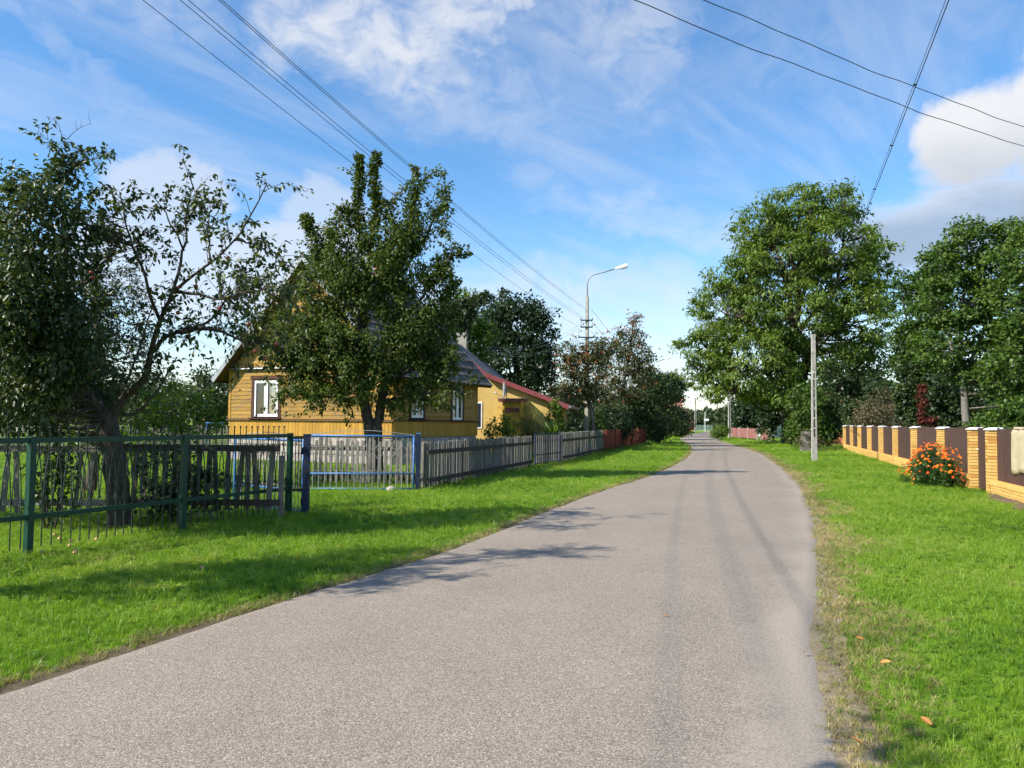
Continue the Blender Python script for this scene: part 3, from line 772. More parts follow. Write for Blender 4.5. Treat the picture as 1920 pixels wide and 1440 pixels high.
def picket_fence(name, label, a, b, h, pitch, w, mat, railmat, z0=0.03, rail_z=(0.30, 0.85), front=False, posts=2.6, tilt=0.012, seed=1, rail_h=.085, round_rail=False, skip=()):
    a = Vector((a[0], a[1], 0)); b = Vector((b[0], b[1], 0)); L_ = (b - a).length
    t_ = thing(name, label, 'fence', a, frame_z(a, b))
    ms = picket_meshes(h, w, mat, 6, seed); r = random.Random(seed + 5)
    n = int(L_ / pitch); side = -1 if front else 1
    for k in range(n):
        x = (k + .5) * pitch
        if k in skip: continue
        link('picket', ms[r.randrange(6)], t_, (x + r.uniform(-.012, .012), r.uniform(-.004, .004), z0 + r.uniform(-.025, .025)), (r.gauss(0, .008), r.gauss(0, tilt), r.gauss(0, .03)))
    m_ = max(1, round(L_ / posts))
    for k in range(m_ + 1):
        MB().box((0, 0, (h + .02) / 2), (0.075, 0.07, h - .02)).build('post', mat, t_, (k * L_ / m_, (0.075 if front else 0.115), 0), (r.gauss(0, .01), r.gauss(0, .01), 0))
    for z in rail_z:
        for k in range(m_):
            x0, x1 = k * L_ / m_, (k + 1) * L_ / m_
            if round_rail: MB().tube([(x0, side * .058, z), ((x0 + x1) / 2, side * .058, z + r.uniform(-.02, .02)), (x1, side * .058, z)], rail_h / 2, 7).build('rail', railmat, t_)
            else: MB().span((x0 + .003, side * .044 - .026, z - rail_h / 2), (x1 - .003, side * .044 + .026, z + rail_h / 2)).build('rail', railmat, t_)
    return t_
# yard fence behind the green fence, dark side towards the road
picket_fence('picket_fence', 'dark wooden picket fence with a log rail behind the green fence', (-6.3, 12.9), (-3.72, 12.95), 1.02, 0.165, 0.085, M['grey_wood'], M['dark_wood'], 0.16, (0.27, 1.14), True, 3.0, 0.05, 11, 0.10)
picket_fence('picket_fence', 'lighter leaning picket fence behind the green fence near the dense apple tree', (-11.5, 12.7), (-6.45, 12.9), 0.98, 0.22, 0.075, M['grey_wood'], M['grey_wood'], 0.10, (0.25, 1.10), True, 3.0, 0.07, 12, 0.10)
# facing fence behind the blue gate
picket_fence('picket_fence', 'sunlit grey picket fence seen through the open blue gate', at(565, 900, 20.6), at(792, 900, 20.0), 1.10, 0.145, 0.085, M['grey_wood'], M['dark_wood'], 0.03, (0.22, 0.88), False, 2.6, 0.02, 13)
# roadside fences
RF0 = G(797, 917); RF1 = G(997, 876); WG1 = G(1051, 868); RF2 = G(1131, 848); RF3 = G(1212, 832)
picket_fence('picket_fence', 'long weathered grey picket fence running from the blue gate post to the wicket', RF0, RF1, 1.10, 0.112, 0.084, M['grey_wood'], M['dark_wood'], 0.03, (0.20, 0.86), True, 2.4, 0.012, 14, 0.10)
picket_fence('picket_fence', 'weathered grey picket fence between the dark wicket gate and the red fence', WG1, RF2, 1.12, 0.125, 0.10, M['grey_wood'], M['dark_wood'], 0.03, (0.20, 0.88), True, 2.6, 0.010, 15, 0.10)
picket_fence('plank_fence', 'dull red painted plank fence beside the rowan trees', RF2 + (RF3 - RF2) * 0.01, RF3, 1.15, 0.15, 0.135, M['red_wood'], M['red_wood'], 0.03, (0.35, 0.90), True, 2.2, 0.012, 16, 0.08)
wg = thing('wicket_gate', 'dark blue metal wicket gate in the grey picket fence', 'gate', RF1 + Vector((0.12, 0.25, 0)), frame_z(RF1, WG1))
wl = (WG1 - RF1).length - 0.45
for x in (0, wl): MB().tube([(x, 0, 0.0), (x, 0, 1.22)], 0.032, 8).build('stile', M['dark_blue_paint'], wg)
for z in (0.10, 0.42, 1.17): MB().tube([(0, 0, z), (wl, 0, z)], 0.018, 6).build('rail', M['dark_blue_paint'], wg)
for j in range(1, 12): MB().tube([(j * wl / 12, 0, 0.10), (j * wl / 12, 0, 1.17)], 0.008, 5).build('bar', M['dark_blue_paint'], wg)
for j in range(13): MB().span((0.04 + j * (wl - .08) / 13, .03, 0.10), (0.04 + (j + .72) * (wl - .08) / 13, .05, 1.12)).build('board', M['grey_wood'], wg)
for j in range(5):
    c = (j + .5) * wl / 5
    MB().tube([(c - wl / 10, -.02, 0.98), (c, -.02, 0.86), (c + wl / 10, -.02, 0.98)], 0.008, 5).build('bent_rod', M['dark_blue_paint'], wg)
# far yard fences on the left
picket_fence('picket_fence', 'far grey picket fence at the back of the orchard left of the house', (-26, 36), (-12.2, 36), 1.25, 0.16, 0.10, M['grey_wood'], M['dark_wood'], 0.05, (0.35, 1.0), False, 3.0, 0.01, 17)
# blue rail frame standing in the orchard
bf = thing('carpet_frame', 'small blue tubular frame standing by the far orchard fence', 'frame', at(388, 790, 37.5).xy.to_3d(), 0.0)
for x in (0, 0.75): MB().tube([(x, 0, 0), (x, 0, 1.40)], 0.025, 8).build('post', M['blue_paint'], bf)
MB().tube([(-.05, 0, 1.43), (0.80, 0, 1.43)], 0.028, 8).build('bar', M['blue_paint'], bf)

# ------------------------------------------------------------------ wooden house
HA = R(-25)
HC = Vector((-4.24, 28.5, 0))
LW, LH = 7.7, 6.5                       # gable width, side length
house = thing('wooden_house', 'ochre weatherboarded cottage with steep gable behind the pear tree', 'house', HC, HA)
# local axes: -X runs along the gable to the left, +Y along the side wall
hx = link  # alias
FZ, SZ, EZ, RZ = 1.0, 1.60, 3.55, 7.65   # foot of boards, sill band, eaves, ridge
def hbuild(mb, name, mat, parent=house, **k): return mb.build(name, mat, parent, **k)
core = MB()
core.span((-LW + .06, .06, 0.0), (-.06, LH - .06, EZ))
core.prism([(-LW + .06, .06, EZ), (-.06, .06, EZ), (-LW / 2, .06, RZ - .12)], (0, LH - .12, 0))
hbuild(core, 'wall_core', M['room_dark'])
pl_ = MB().span((-LW + .02, .02, -.1), (-.02, LH - .02, 0.98))
plinth = hbuild(pl_, 'plinth', M['mortar'])
r_ = random.Random(3)
for face in range(2):
    for row in range(3):
        x = 0.05
        wmax = LW if face == 0 else LH
        while x < wmax - .15:
            w = r_.uniform(.28, .52); w = min(w, wmax - .05 - x); z = 0.04 + row * 0.315
            if face == 0: MB().box((-x - w / 2, 0.0, z + .145), (w - .03, .10, .28)).build('stone', M['fieldstone'], plinth)
            else: MB().box((0.0, x + w / 2, z + .145), (.10, w - .03, .28)).build('stone', M['fieldstone'], plinth)
            x += w
# windows: (face, centre along wall, width, bottom, top)
WIN = [('g', 5.80, 1.32, 1.72, 3.12), ('s', 1.62, 0.98, 1.72, 3.12), ('s', 4.72, 0.98, 1.66, 3.10)]
# gable position measured from the near corner leftwards
def clear_spans(face, a, b_, z0, z1):
    """parts of a horizontal board left over where windows interrupt it"""
    sp_ = [(a, b_)]
    for f, c, w, wz0, wz1 in WIN:
        ok = (f == face) or (f == 't' and face == 'g')
        if ok and z1 > wz0 + .01 and z0 < wz1 - .01:
            nsp = []
            for s0, s1 in sp_:
                l0, l1 = c - w / 2, c + w / 2
                if l1 <= s0 or l0 >= s1: nsp.append((s0, s1)); continue
                if l0 - s0 > .05: nsp.append((s0, l0))
                if s1 - l1 > .05: nsp.append((l1, s1))
            sp_ = nsp
    return sp_
def board(face, s0, s1, z0, z1, off, mat, name='board'):
    g = .004
    if face == 'g':     # outer face at y = -off (bottom proud, top back: lapped)
        p = [(-s1 + g, -off, z0), (-s0 - g, -off, z0), (-s0 - g, .055, z0), (-s1 + g, .055, z0), (-s1 + g, -off + .016, z1), (-s0 - g, -off + .016, z1), (-s0 - g, .055, z1), (-s1 + g, .055, z1)]
    else:
        p = [(-.055, s0 + g, z0), (off, s0 + g, z0), (off, s1 - g, z0), (-.055, s1 - g, z0), (-.055, s0 + g, z1), (off - .016, s0 + g, z1), (off - .016, s1 - g, z1), (-.055, s1 - g, z1)]
    return MB().hexa(p).build(name, mat, house)
BH = 0.152
z = SZ + .04
while z < EZ - .02:
    z1 = min(z + BH - .006, EZ)
    for s0, s1 in clear_spans('g', .10, LW - .10, z, z1): board('g', s0, s1, z, z1, .024, M['siding'])
    for s0, s1 in clear_spans('s', .10, LH - .10, z, z1): board('s', s0, s1, z, z1, .024, M['siding'])
    z += BH
z = EZ + .10
while z < RZ - .5:
    z1 = z + BH - .006
    hw = (LW / 2) * (RZ - z1) / (RZ - EZ)
    for s0, s1 in clear_spans('g', LW / 2 - hw + .02, LW / 2 + hw - .02, z, z1): board('g', s0, s1, z, z1, .024, M['siding'])
    z += BH
# upright boards of the skirt
def skirt(face, total):
    n = int(total / 0.16); w = total / n
    for k in range(n):
        s0, s1 = k * w + .005, (k + 1) * w - .005
        if face == 'g': MB().span((-s1, -.03, FZ), (-s0, .055, SZ - .03)).build('skirt_board', M['siding_v'], house)
        else: MB().span((-.055, s0, FZ), (.03, s1, SZ - .03)).build('skirt_board', M['siding_v'], house)
skirt('g', LW); skirt('s', LH)
MB().hexa([(-LW - .05, -.095, SZ - .028), (.10, -.095, SZ - .028), (.10, .05, SZ - .028), (-LW - .05, .05, SZ - .028), (-LW - .05, -.085, SZ + .012), (.09, -.085, SZ + .012), (.09, .05, SZ + .035), (-LW - .05, .05, SZ + .035)]).build('sill_band', M['dark_soffit'], house)
MB().hexa([(-.05, .052, SZ - .028), (.098, .052, SZ - .028), (.098, LH + .05, SZ - .028), (-.05, LH + .05, SZ - .028), (-.05, .052, SZ + .035), (.088, .052, SZ + .012), (.088, LH + .05, SZ + .012), (-.05, LH + .05, SZ + .035)]).build('sill_band', M['dark_soffit'], house)
MB().hexa([(-LW - .10, -.16, EZ + .02), (.10, -.16, EZ + .02), (.10, .05, EZ + .02), (-LW - .10, .05, EZ + .02), (-LW - .10, -.15, EZ + .05), (.10, -.15, EZ + .05), (.10, .05, EZ + .10), (-LW - .10, .05, EZ + .10)]).build('gable_band', M['zinc'], house)
for x, y in ((-LW + .05, -.01), (-.05, -.01)):
    MB().span((x - .055, y - .025, SZ + .04), (x + .055, .055, EZ + .015)).build('corner_board', M['siding_v'], house)
for y in (.108, LH - .05):
    MB().span((-.056, y - .052, SZ + .04), (.035, y + .052, EZ + .015)).build('corner_board', M['siding_v'], house)
for f, c, w, z0, z1 in WIN:
    wn = link('window', None, house)
    wn.empty_display_size = .1
    if f in 'gt':
        wn.location = (-c, 0, z0)
    else:
        wn.location = (0, c, z0); wn.rotation_euler = (0, 0, R(90))
    h = z1 - z0
    # local: X along wall, -Y outwards
    for s in (-1, 1):
        MB().span((s * w / 2 - .06, -.048, -.05), (s * w / 2 + .06, .05, h + .05)).build('trim', M['brown_trim'], wn)
    MB().span((-w / 2 - .12, -.055, h + .052), (w / 2 + .12, .05, h + .17)).build('trim', M['brown_trim'], wn)
    MB().hexa([(-w / 2 - .12, -.16, -.085), (w / 2 + .12, -.16, -.085), (w / 2 + .12, .05, -.085), (-w / 2 - .12, .05, -.085), (-w / 2 - .12, -.16, -.06), (w / 2 + .12, -.16, -.06), (w / 2 + .12, .05, -.04), (-w / 2 - .12, .05, -.04)]).build('sill', M['brown_trim'], wn)
    wi = w / 2 - .062
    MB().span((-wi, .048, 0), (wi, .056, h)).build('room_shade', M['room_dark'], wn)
    fr = MB(); y0, y1 = -.022, .044
    fr.span((-wi, y0, 0), (-wi + .055, y1, h)); fr.span((wi - .055, y0, 0), (wi, y1, h))
    fr.span((-wi + .055, y0, 0), (wi - .055, y1, .055)); fr.span((-wi + .055, y0, h - .055), (wi - .055, y1, h)); fr.span((-.045, y0 - .004, .055), (.045, y1, h - .055))
    fr.build('frame', M['white_upvc'], wn)
    for s in (-1, 1):
        a, b_ = sorted((s * .045, s * (wi - .055)))
        sa = MB(); q = .042
        sa.span((a, y0 - .010, .055), (a + q, y1 - .02, h - .055)); sa.span((b_ - q, y0 - .010, .055), (b_, y1 - .02, h - .055))
        sa.span((a + q, y0 - .010, .055), (b_ - q, y1 - .02, .055 + q)); sa.span((a + q, y0 - .010, h - .055 - q), (b_ - q, y1 - .02, h - .055))
        sa.build('sash', M['white_upvc'], wn)
        MB().span((a + q, .002, .055 + q), (b_ - q, .006, h - .055 - q)).build('pane', M['glass'], wn)
    if f != 't':
        cu = MB(); n = 40; x0 = -wi + .06; x1 = wi - .06
        for i in range(n):
            xa = x0 + (x1 - x0) * i / n; xb = x0 + (x1 - x0) * (i + 1) / n
            if abs((xa + xb) / 2) < .10: continue
            ya = .030 + .010 * math.sin(i * 1.3); yb = .030 + .010 * math.sin((i + 1) * 1.3); k = len(cu.v)
            cu.v += [(xa, ya, .07), (xb, yb, .07), (xb, yb, h - .07), (xa, ya, h - .07)]; cu.f.append((k, k + 1, k + 2, k + 3))
        cu.build('curtain', M['curtain'], wn)
# roof: boarded slopes covered by courses of grey sheets
OVG, OVE = 0.45, 0.42
slope = math.atan2(RZ - EZ, LW / 2); sl_len = math.hypot(RZ - EZ, LW / 2) + OVE / math.cos(slope)
roof = link('roof', None, house); roof.empty_display_size = .1
for s in (-1, 1):
    nx, nz = s * math.sin(slope), math.cos(slope)
    ex, ez = -LW / 2 + s * (LW / 2 + OVE), EZ - OVE * math.tan(slope)
    ux, uz = -s * math.cos(slope), math.sin(slope)
    def RP(t_, y, n_): return (ex + ux * t_ + nx * n_, y, ez + uz * t_ + nz * n_)
    MB().hexa([RP(0, -OVG, .02), RP(sl_len, -OVG, .02), RP(sl_len, LH + OVG, .02), RP(0, LH + OVG, .02), RP(0, -OVG, .05), RP(sl_len, -OVG, .05), RP(sl_len, LH + OVG, .05), RP(0, LH + OVG, .05)]).build('decking', M['dark_soffit'], roof)
    rows = 13; rh = sl_len / rows; cols = 6; cw = (LH + 2 * OVG) / cols
    for i in range(rows):
        for j in range(cols):
            t0, t1 = i * rh - .05, (i + 1) * rh + .05
            y0, y1 = -OVG + j * cw + .004, -OVG + (j + 1) * cw - .004
            dz = r_.uniform(-.004, .004)
            p = [RP(t0, y0, .105 + dz), RP(t1, y0, .055), RP(t1, y1, .055), RP(t0, y1, .105 + dz), RP(t0, y0, .127 + dz), RP(t1, y0, .071), RP(t1, y1, .071), RP(t0, y1, .127 + dz)]
            MB().hexa(p).build('roof_sheet', M['slate'], roof)
    for y in (-OVG, LH + OVG):
        y0, y1 = (y - .03, y - .002) if y < 0 else (y + .002, y + .03)
        MB().hexa([RP(-.02, y0, -.06), RP(sl_len, y0, -.06), RP(sl_len, y1, -.06), RP(-.02, y1, -.06), RP(-.02, y0, .11), RP(sl_len, y0, .11), RP(sl_len, y1, .11), RP(-.02, y1, .11)]).build('verge_board', M['zinc'], roof)
    MB().hexa([RP(-.03, -OVG, -.05), RP(-.004, -OVG, -.05), RP(-.004, LH + OVG, -.05), RP(-.03, LH + OVG, -.05), RP(-.03, -OVG, .05), RP(-.004, -OVG, .05), RP(-.004, LH + OVG, .05), RP(-.03, LH + OVG, .05)]).build('fascia', M['dark_soffit'], roof)
MB().tube([(-LW / 2, -OVG - .02, RZ + .12), (-LW / 2, LH + OVG + .02, RZ + .12)], .09, 8).build('ridge_cap', M['slate'], roof)
ch = MB(); ch.span((-LW / 2 - .25, 4.6, RZ - .5), (-LW / 2 + .25, 5.1, RZ + .9)); ch.span((-LW / 2 - .30, 4.55, RZ + .902), (-LW / 2 + .30, 5.15, RZ + .98))
ch.build('chimney', M['orange_brick'], roof)

# ------------------------------------------------------------------ yellow rendered house
YA = R(-8)
YC = Vector((2.27, 40.0, 0))
yh = thing('yellow_house', 'yellow rendered house with bell cast grey roof and maroon bargeboard', 'house', YC, YA)
prof = [(-.60, 2.36), (0.0, 2.60), (3.6, 3.97), (5.6, 5.75)]      # distance left of the corner, height of roof
YM = 6.4; YW = 11.2
gpoly = [(0, 0, 0), (-YW, 0, 0), (-YW, 0, 2.6), (-YW + 3.6, 0, 3.92), (-5.6, 0, 5.70), (-3.6, 0, 3.92), (0, 0, 2.55)]
MB().prism(gpoly[::-1], (0, YM, 0)).build('wall', M['yellow_render'], yh)
full = prof + [(YW - 3.6, 3.97), (YW, 2.60), (YW + .6, 2.36)]
yr = link('roof', None, yh); yr.empty_display_size = .1
for (a, za), (b_, zb) in zip(full[:-1], full[1:]):
    th = .07
    MB().hexa([(-b_, -.35, zb), (-a, -.35, za), (-a, YM + .35, za), (-b_, YM + .35, zb), (-b_, -.35, zb + th), (-a, -.35, za + th), (-a, YM + .35, za + th), (-b_, YM + .35, zb + th)]).build('roof_slope', M['felt_roof'], yr)
    if b_ <= 5.6:
        for y in (-.40, YM + .352):
            MB().hexa([(-b_, y, zb - .13), (-a, y, za - .13), (-a, y + .048, za - .13), (-b_, y + .048, zb - .13), (-b_, y, zb + .10), (-a, y, za + .10), (-a, y + .048, za + .10), (-b_, y + .048, zb + .10)]).build('bargeboard', M['maroon_metal'], yr)
for k in range(1, 6):                 # welted seams of the roofing felt
    y = -.35 + k * (YM + .7) / 6
    b = MB()
    for (a, za), (b_, zb) in zip(prof[:-1], prof[1:]):
        b.hexa([(-b_, y - .02, zb + .072), (-a, y - .02, za + .072), (-a, y + .02, za + .072), (-b_, y + .02, zb + .072), (-b_, y - .02, zb + .084), (-a, y - .02, za + .084), (-a, y + .02, za + .084), (-b_, y + .02, zb + .084)])
    b.build('felt_seam', M['felt_roof'], yr)
MB().tube([(.66, -.42, 2.36), (.66, YM + .4, 2.36)], .07, 8).build('gutter', M['galvanised'], yr)
ch = MB(); ch.span((-5.9, 3.4, 5.6), (-5.35, 3.95, 6.65)); ch.span((-5.96, 3.34, 6.652), (-5.29, 4.01, 6.72)); ch.build('chimney', M['concrete'], yr)
MB().span((-.02, .25, 0.0), (.035, .75, 2.42)).build('drain_pipe_board', M['dark_soffit'], yh)
# porch
def yl(px, d): # local x of a line of sight on the wall plane
    p = at(px, 780, d); q = p - YC; return q.x * math.cos(YA) + q.y * math.sin(YA)
px0, px1 = yl(943, 39.4), yl(979, 39.4)
po = link('porch', None, yh); po.empty_display_size = .1
MB().span((px0, -1.15, 0), (px0 + .10, -.003, 2.58)).build('side_wall', M['bright_yellow'], po)
MB().span((px1 - .10, -1.15, 0), (px1, -.003, 2.58)).build('side_wall', M['bright_yellow'], po)
MB().span((px0 + .10, -1.10, 0), (px1 - .10, -1.04, 2.05)).build('door', M['bright_yellow'], po)
MB().span((px0 + .10, -1.10, 2.30), (px1 - .10, -1.04, 2.58)).build('lintel', M['bright_yellow'], po)
MB().span((px0 + .10, -1.09, 2.052), (px1 - .10, -1.05, 2.298)).build('fanlight', M['maroon_metal'], po)
MB().span((px0 - .18, -1.35, 2.585), (px1 + .14, -.003, 2.72)).build('porch_roof', M['maroon_metal'], po)
MB().span((px0 - .20, -1.37, 2.722), (px1 + .16, -.003, 2.75)).build('porch_cover', M['felt_roof'], po)
wn = link('window', None, yh, (yl(884, 40.6), 0, 1.25))
MB().span((-.55, -.035, 0), (.55, .03, 1.35)).build('frame', M['white_upvc'], wn)
for s in (-1, 1): MB().span((s * .26 - .22, -.045, .08), (s * .26 + .22, -.037, 1.27)).build('pane', M['glass'], wn)
MB().span((-.75, -.05, -.02), (-.56, .03, 1.37)).build('shutter', M['maroon_metal'], wn)
# satellite dish on the porch roof, seen almost edge on
dl = YC + Matrix.Rotation(YA, 3, 'Z') @ Vector((px0 + .12, -.85, 2.75))
sd_ = thing('satellite_dish', 'grey satellite dish on the porch roof of the yellow house', 'dish', dl, R(186))
b = MB(); rings = 5; n = 20
b.v.append((0, 0, .42))
for i in range(1, rings + 1):
    rr = .38 * i / rings
    for j in range(n):
        a = 6.283 * j / n; b.v.append((.13 * (rr / .38) ** 2, rr * math.cos(a), .42 + rr * math.sin(a) * 1.05))
for j in range(n):
    b.f.append((0, 1 + j, 1 + (j + 1) % n))
    for i in range(rings - 1):
        p = 1 + i * n + j; q = 1 + i * n + (j + 1) % n; b.f.append((p, p + n, q + n, q))
o = b.build('reflector', M['zinc'], sd_, smooth=True)
mdf = o.modifiers.new('thick', 'SOLIDIFY'); mdf.thickness = .02
MB().tube([(-.03, 0, 0.0), (-.05, 0, .45)], .025, 8).build('mast', M['galvanised'], sd_)
MB().tube([(.06, 0, .06), (.30, 0, .14), (.50, 0, .26)], .012, 6).build('arm', M['galvanised'], sd_)
MB().ball((.52, 0, .29), .045, 8, 6, (1.3, .8, .8)).build('receiver', M['lamp_white'], sd_)

# ------------------------------------------------------------------ brick and board fence on the right
BFd = Vector((0.2968, 0.955, 0)).normalized(); BF0 = Vector((11.04, 18.7, 0)) + Vector((BFd.y, -BFd.x, 0)) * 0.24
brz = math.atan2(BFd.y, BFd.x)
bfn = thing('brick_fence', 'yellow brick fence with white capped pillars and dark brown board panels', 'fence', BF0, brz)
# local X runs away from the camera, +Y is the road side
PT = [-8.2, -4.1, 0.1, 1.81, 5.6, 10.0, 14.1, 18.1, 22.1, 26.3, 30.2, 34.4]
PW = 0.34; CH = 0.075; NCO = 20
brick_count = 0
def brick_course(x, z, k, inset=0.0):
    """bricks of one pillar course: (centre, size, material)"""
    w = PW; L2 = w * .64
    out = []
    a = -w / 2
    cuts = [0, .33, 1.0] if k % 2 == 0 else [0, .67, 1.0]
    for c0, c1 in zip(cuts[:-1], cuts[1:]):
        out.append(((x + a + w * (c0 + c1) / 2, w / 4 + .002, z + CH / 2), (w * (c1 - c0) - .010, w / 2 - .004, CH - .012)))
    out.append(((x, -w / 4 - .002, z + CH / 2), (w - .004, w / 2 - .004, CH - .012)))
    return out
unit = MB().box((0, 0, 0), (1, 1, 1))
unit_y = unit.mesh('brick', M['brick_yellow']); unit_o = unit.mesh('brick', M['brick_orange'])
cap_b = MB()
w0, w1 = .20, .18
cap_b.hexa([(-w0, -w0, 0), (w0, -w0, 0), (w0, w0, 0), (-w0, w0, 0), (-w0, -w0, .02), (w0, -w0, .02), (w0, w0, .02), (-w0, w0, .02)])
cap_b.hexa([(-w0 + .004, -w0 + .004, .0205), (w0 - .004, -w0 + .004, .0205), (w0 - .004, w0 - .004, .0205), (-w0 + .004, w0 - .004, .0205), (-.11, -.11, .062), (.11, -.11, .062), (.11, .11, .062), (-.11, .11, .062)])
cap_me = cap_b.mesh('cap', M['white_cap'])
for i, x in enumerate(PT):
    p = MB().box((x, 0, CH * NCO / 2), (PW - .016, PW - .016, CH * NCO)).build('pillar', M['dark_mortar'], bfn)
    solo = i in (2, 3, 4, 5)
    big = MB()
    for k in range(NCO):
        for q, (c, s) in enumerate(brick_course(x, k * CH + .004, k)):
            if solo: 
                o = link('brick', unit_o if r_.random() < .34 else unit_y, p, c); o.scale = s
            else: big.box(c, s)
    if not solo: tag(big.build('brickwork', M['brick_yellow'], p), kind='stuff')
    link('cap', cap_me, p, (x, 0, CH * NCO + .004))
for i in range(len(PT) - 1):
    a, b_ = PT[i] + PW / 2 + .002, PT[i + 1] - PW / 2 - .002
    if i == 2:                                   # wicket between the two nearest pillars
        w_ = link('wicket', None, bfn); w_.empty_display_size = .1
        for k in range(11):
            u0 = a + .03 + (b_ - a - .06) * k / 11; u1 = a + .03 + (b_ - a - .06) * (k + 1) / 11
            MB().span((u0 + .002, -.015, .05), (u1 - .002, .015, 1.555)).build('board', M['brown_board'], w_)
        MB().tube([(b_ - .12, .018, 1.02), (b_ - .12, .075, 1.02), (b_ - .22, .075, 1.02)], .011, 6).build('handle', M['lamp_white'], w_)
        continue
    pw_ = .30
    pl_ = MB().span((a, -pw_ / 2 + .012, -.05), (b_, pw_ / 2 - .012, .312)).build('plinth', M['dark_mortar'], bfn)
    big = MB()
    for k in range(3):
        u = a + (0 if k % 2 == 0 else -.13)
        while u < b_:
            u0, u1 = max(u, a) + .004, min(u + .26, b_) - .004
            if u1 - u0 > .03:
                c = ((u0 + u1) / 2, 0, .018 + k * .0755 + .036); s = (u1 - u0, pw_, .066)
                if i in (1,) and u1 > PT[2] - 3.4:
                    o = link('brick', unit_y, pl_, c); o.scale = s
                else: big.box(c, s)
            u += .26
    u = a
    while u < b_ - .03:                           # bricks on edge along the top
        big.box((u + .0375, 0, .245 + .05), (.066, pw_ + .03, .098)); u += .0755
    tag(big.build('brickwork', M['brick_yellow'], pl_), kind='stuff')
    n = int((b_ - a) / .10); w = (b_ - a) / n
    pan = MB()
    for k in range(n):
        dp = r_.uniform(-.004, .004); pan.span((a + k * w + .004, -.012, .352), (a + (k + 1) * w - .004, .012 + dp, 1.545 + r_.uniform(-.012, .012)))
    tag(pan.build('board_panel', M['brown_board'], bfn), kind='stuff')
    for z in (.55, 1.35): MB().span((a, -.06, z - .03), (b_, -.016, z + .03)).build('panel_rail', M['brown_board'], bfn)
# blanket hung over the boards
b = MB(); nx_, nz_ = 26, 18
def bl(u, v):
    x = -1.27 - 1.7 * u; zt = 1.575
    if v < .5: y = .034 + .018 * math.sin(u * 19) * (0.5 - v) * 2 + .02 * (0.5 - v); zz = zt - (0.5 - v) * 2 * (.97 + .03 * math.sin(u * 11))
    else: y = -.075 - .01 * math.sin(u * 13); zz = zt - (v - .5) * 2 * .8
    if abs(v - .5) < .03: y = -.02; zz = zt + .012
    return (x + .012 * math.sin(v * 9), y, zz)
for i in range(nx_ + 1):
    for j in range(nz_ + 1): b.v.append(bl(i / nx_, j / nz_))
for i in range(nx_):
    for j in range(nz_):
        a = i * (nz_ + 1) + j; b.f.append((a, a + nz_ + 1, a + nz_ + 2, a + 1))
o = b.build('blanket', M['blanket'], None, BF0, (0, 0, brz), smooth=True)
o.modifiers.new('thick', 'SOLIDIFY').thickness = .008
tag(o, 'beige woven blanket hung over the brown fence boards', 'blanket')
# soil bank along the fence foot
def bp(x, y): 
    q = BF0 + BFd * x + Vector((-BFd.y, BFd.x, 0)) * y
    return (q.x, q.y)
for lo, hi in ((-8, -.2), (6.6, 11.5)):
    xs = np.arange(lo, hi, .12)
    b = MB()
    for k, x in enumerate(xs):
        e = .48 + .10 * math.sin(x * 3.1) + .06 * math.sin(x * 8.7); hgt = .045 + .02 * math.sin(x * 5.3) + .015 * math.sin(x * 13)
        if lo > 0: e *= .85
        for y, zz in ((.14, .05), (.24, hgt + .02), (e * .75, hgt), (e, .001)):
            q = bp(x, y); b.v.append((q[0], q[1], zz))
    for k in range(len(xs) - 1):
        for j in range(3): b.f.append((4 * k + j, 4 * k + j + 1, 4 * k + j + 5, 4 * k + j + 4))
    tag(b.build('soil_strip', M['soil'], None), 'bare brown soil along the foot of the brick fence' + (' near the blanket' if lo < 0 else ' beyond the marigolds'), 'soil', kind='structure')

# ------------------------------------------------------------------ poles, lamps, wires
def slotted_pole(name, label, loc, h, rz, w0=.24, w1=.16, solid0=1.1, solid1=1.15, slot=.46, group=None, depth=.17):
    """precast concrete pole with a ladder of slots"""
    t_ = thing(name, label, 'pole', loc, rz, group)
    b = MB()
    W = lambda z: w0 + (w1 - w0) * z / h
    D = lambda z: depth * (1 - .25 * z / h)
    def seg(z0, z1, x0f, x1f, k=1.0):
        b.hexa([(W(z0) * x0f, -D(z0) / 2 * k, z0), (W(z0) * x1f, -D(z0) / 2 * k, z0), (W(z0) * x1f, D(z0) / 2 * k, z0), (W(z0) * x0f, D(z0) / 2 * k, z0),
                (W(z1) * x0f, -D(z1) / 2 * k, z1), (W(z1) * x1f, -D(z1) / 2 * k, z1), (W(z1) * x1f, D(z1) / 2 * k, z1), (W(z1) * x0f, D(z1) / 2 * k, z1)])
    seg(-.3, solid0, -.5, .5)
    z = solid0
    while z + slot < h - solid1:
        seg(z, z + slot, -.5, -.21); seg(z, z + slot, .21, .5)
        seg(z + slot - .075, z + slot, -.21, .21, .9)
        z += slot
    seg(z, h, -.5, .5)
    b.build('shaft', M['concrete'], t_)
    return t_
def arc(p0, p1, sag, n=24, wav=0, ph=0):
    p0, p1 = Vector(p0), Vector(p1); out = []
    for k in range(n + 1):
        u = k / n; q = p0.lerp(p1, u); q.z -= sag * 4 * u * (1 - u)
        if wav: q.z += wav * (math.sin(u * 34 + ph) + .6 * math.sin(u * 71 + 2 * ph) + .5 * math.sin(u * 119 + ph)); q.x += wav * .5 * math.sin(u * 47 + ph)
        out.append(q)
    return out
PA = Vector((4.36, 46.5, 0))
pole_a = slotted_pole('street_lamp', 'concrete pole carrying a curved street lamp among the rowan trees', PA, 8.95, R(70), .30, .19, 1.2, 4.0, .42, depth=.20)
pole_a['category'] = 'street lamp'
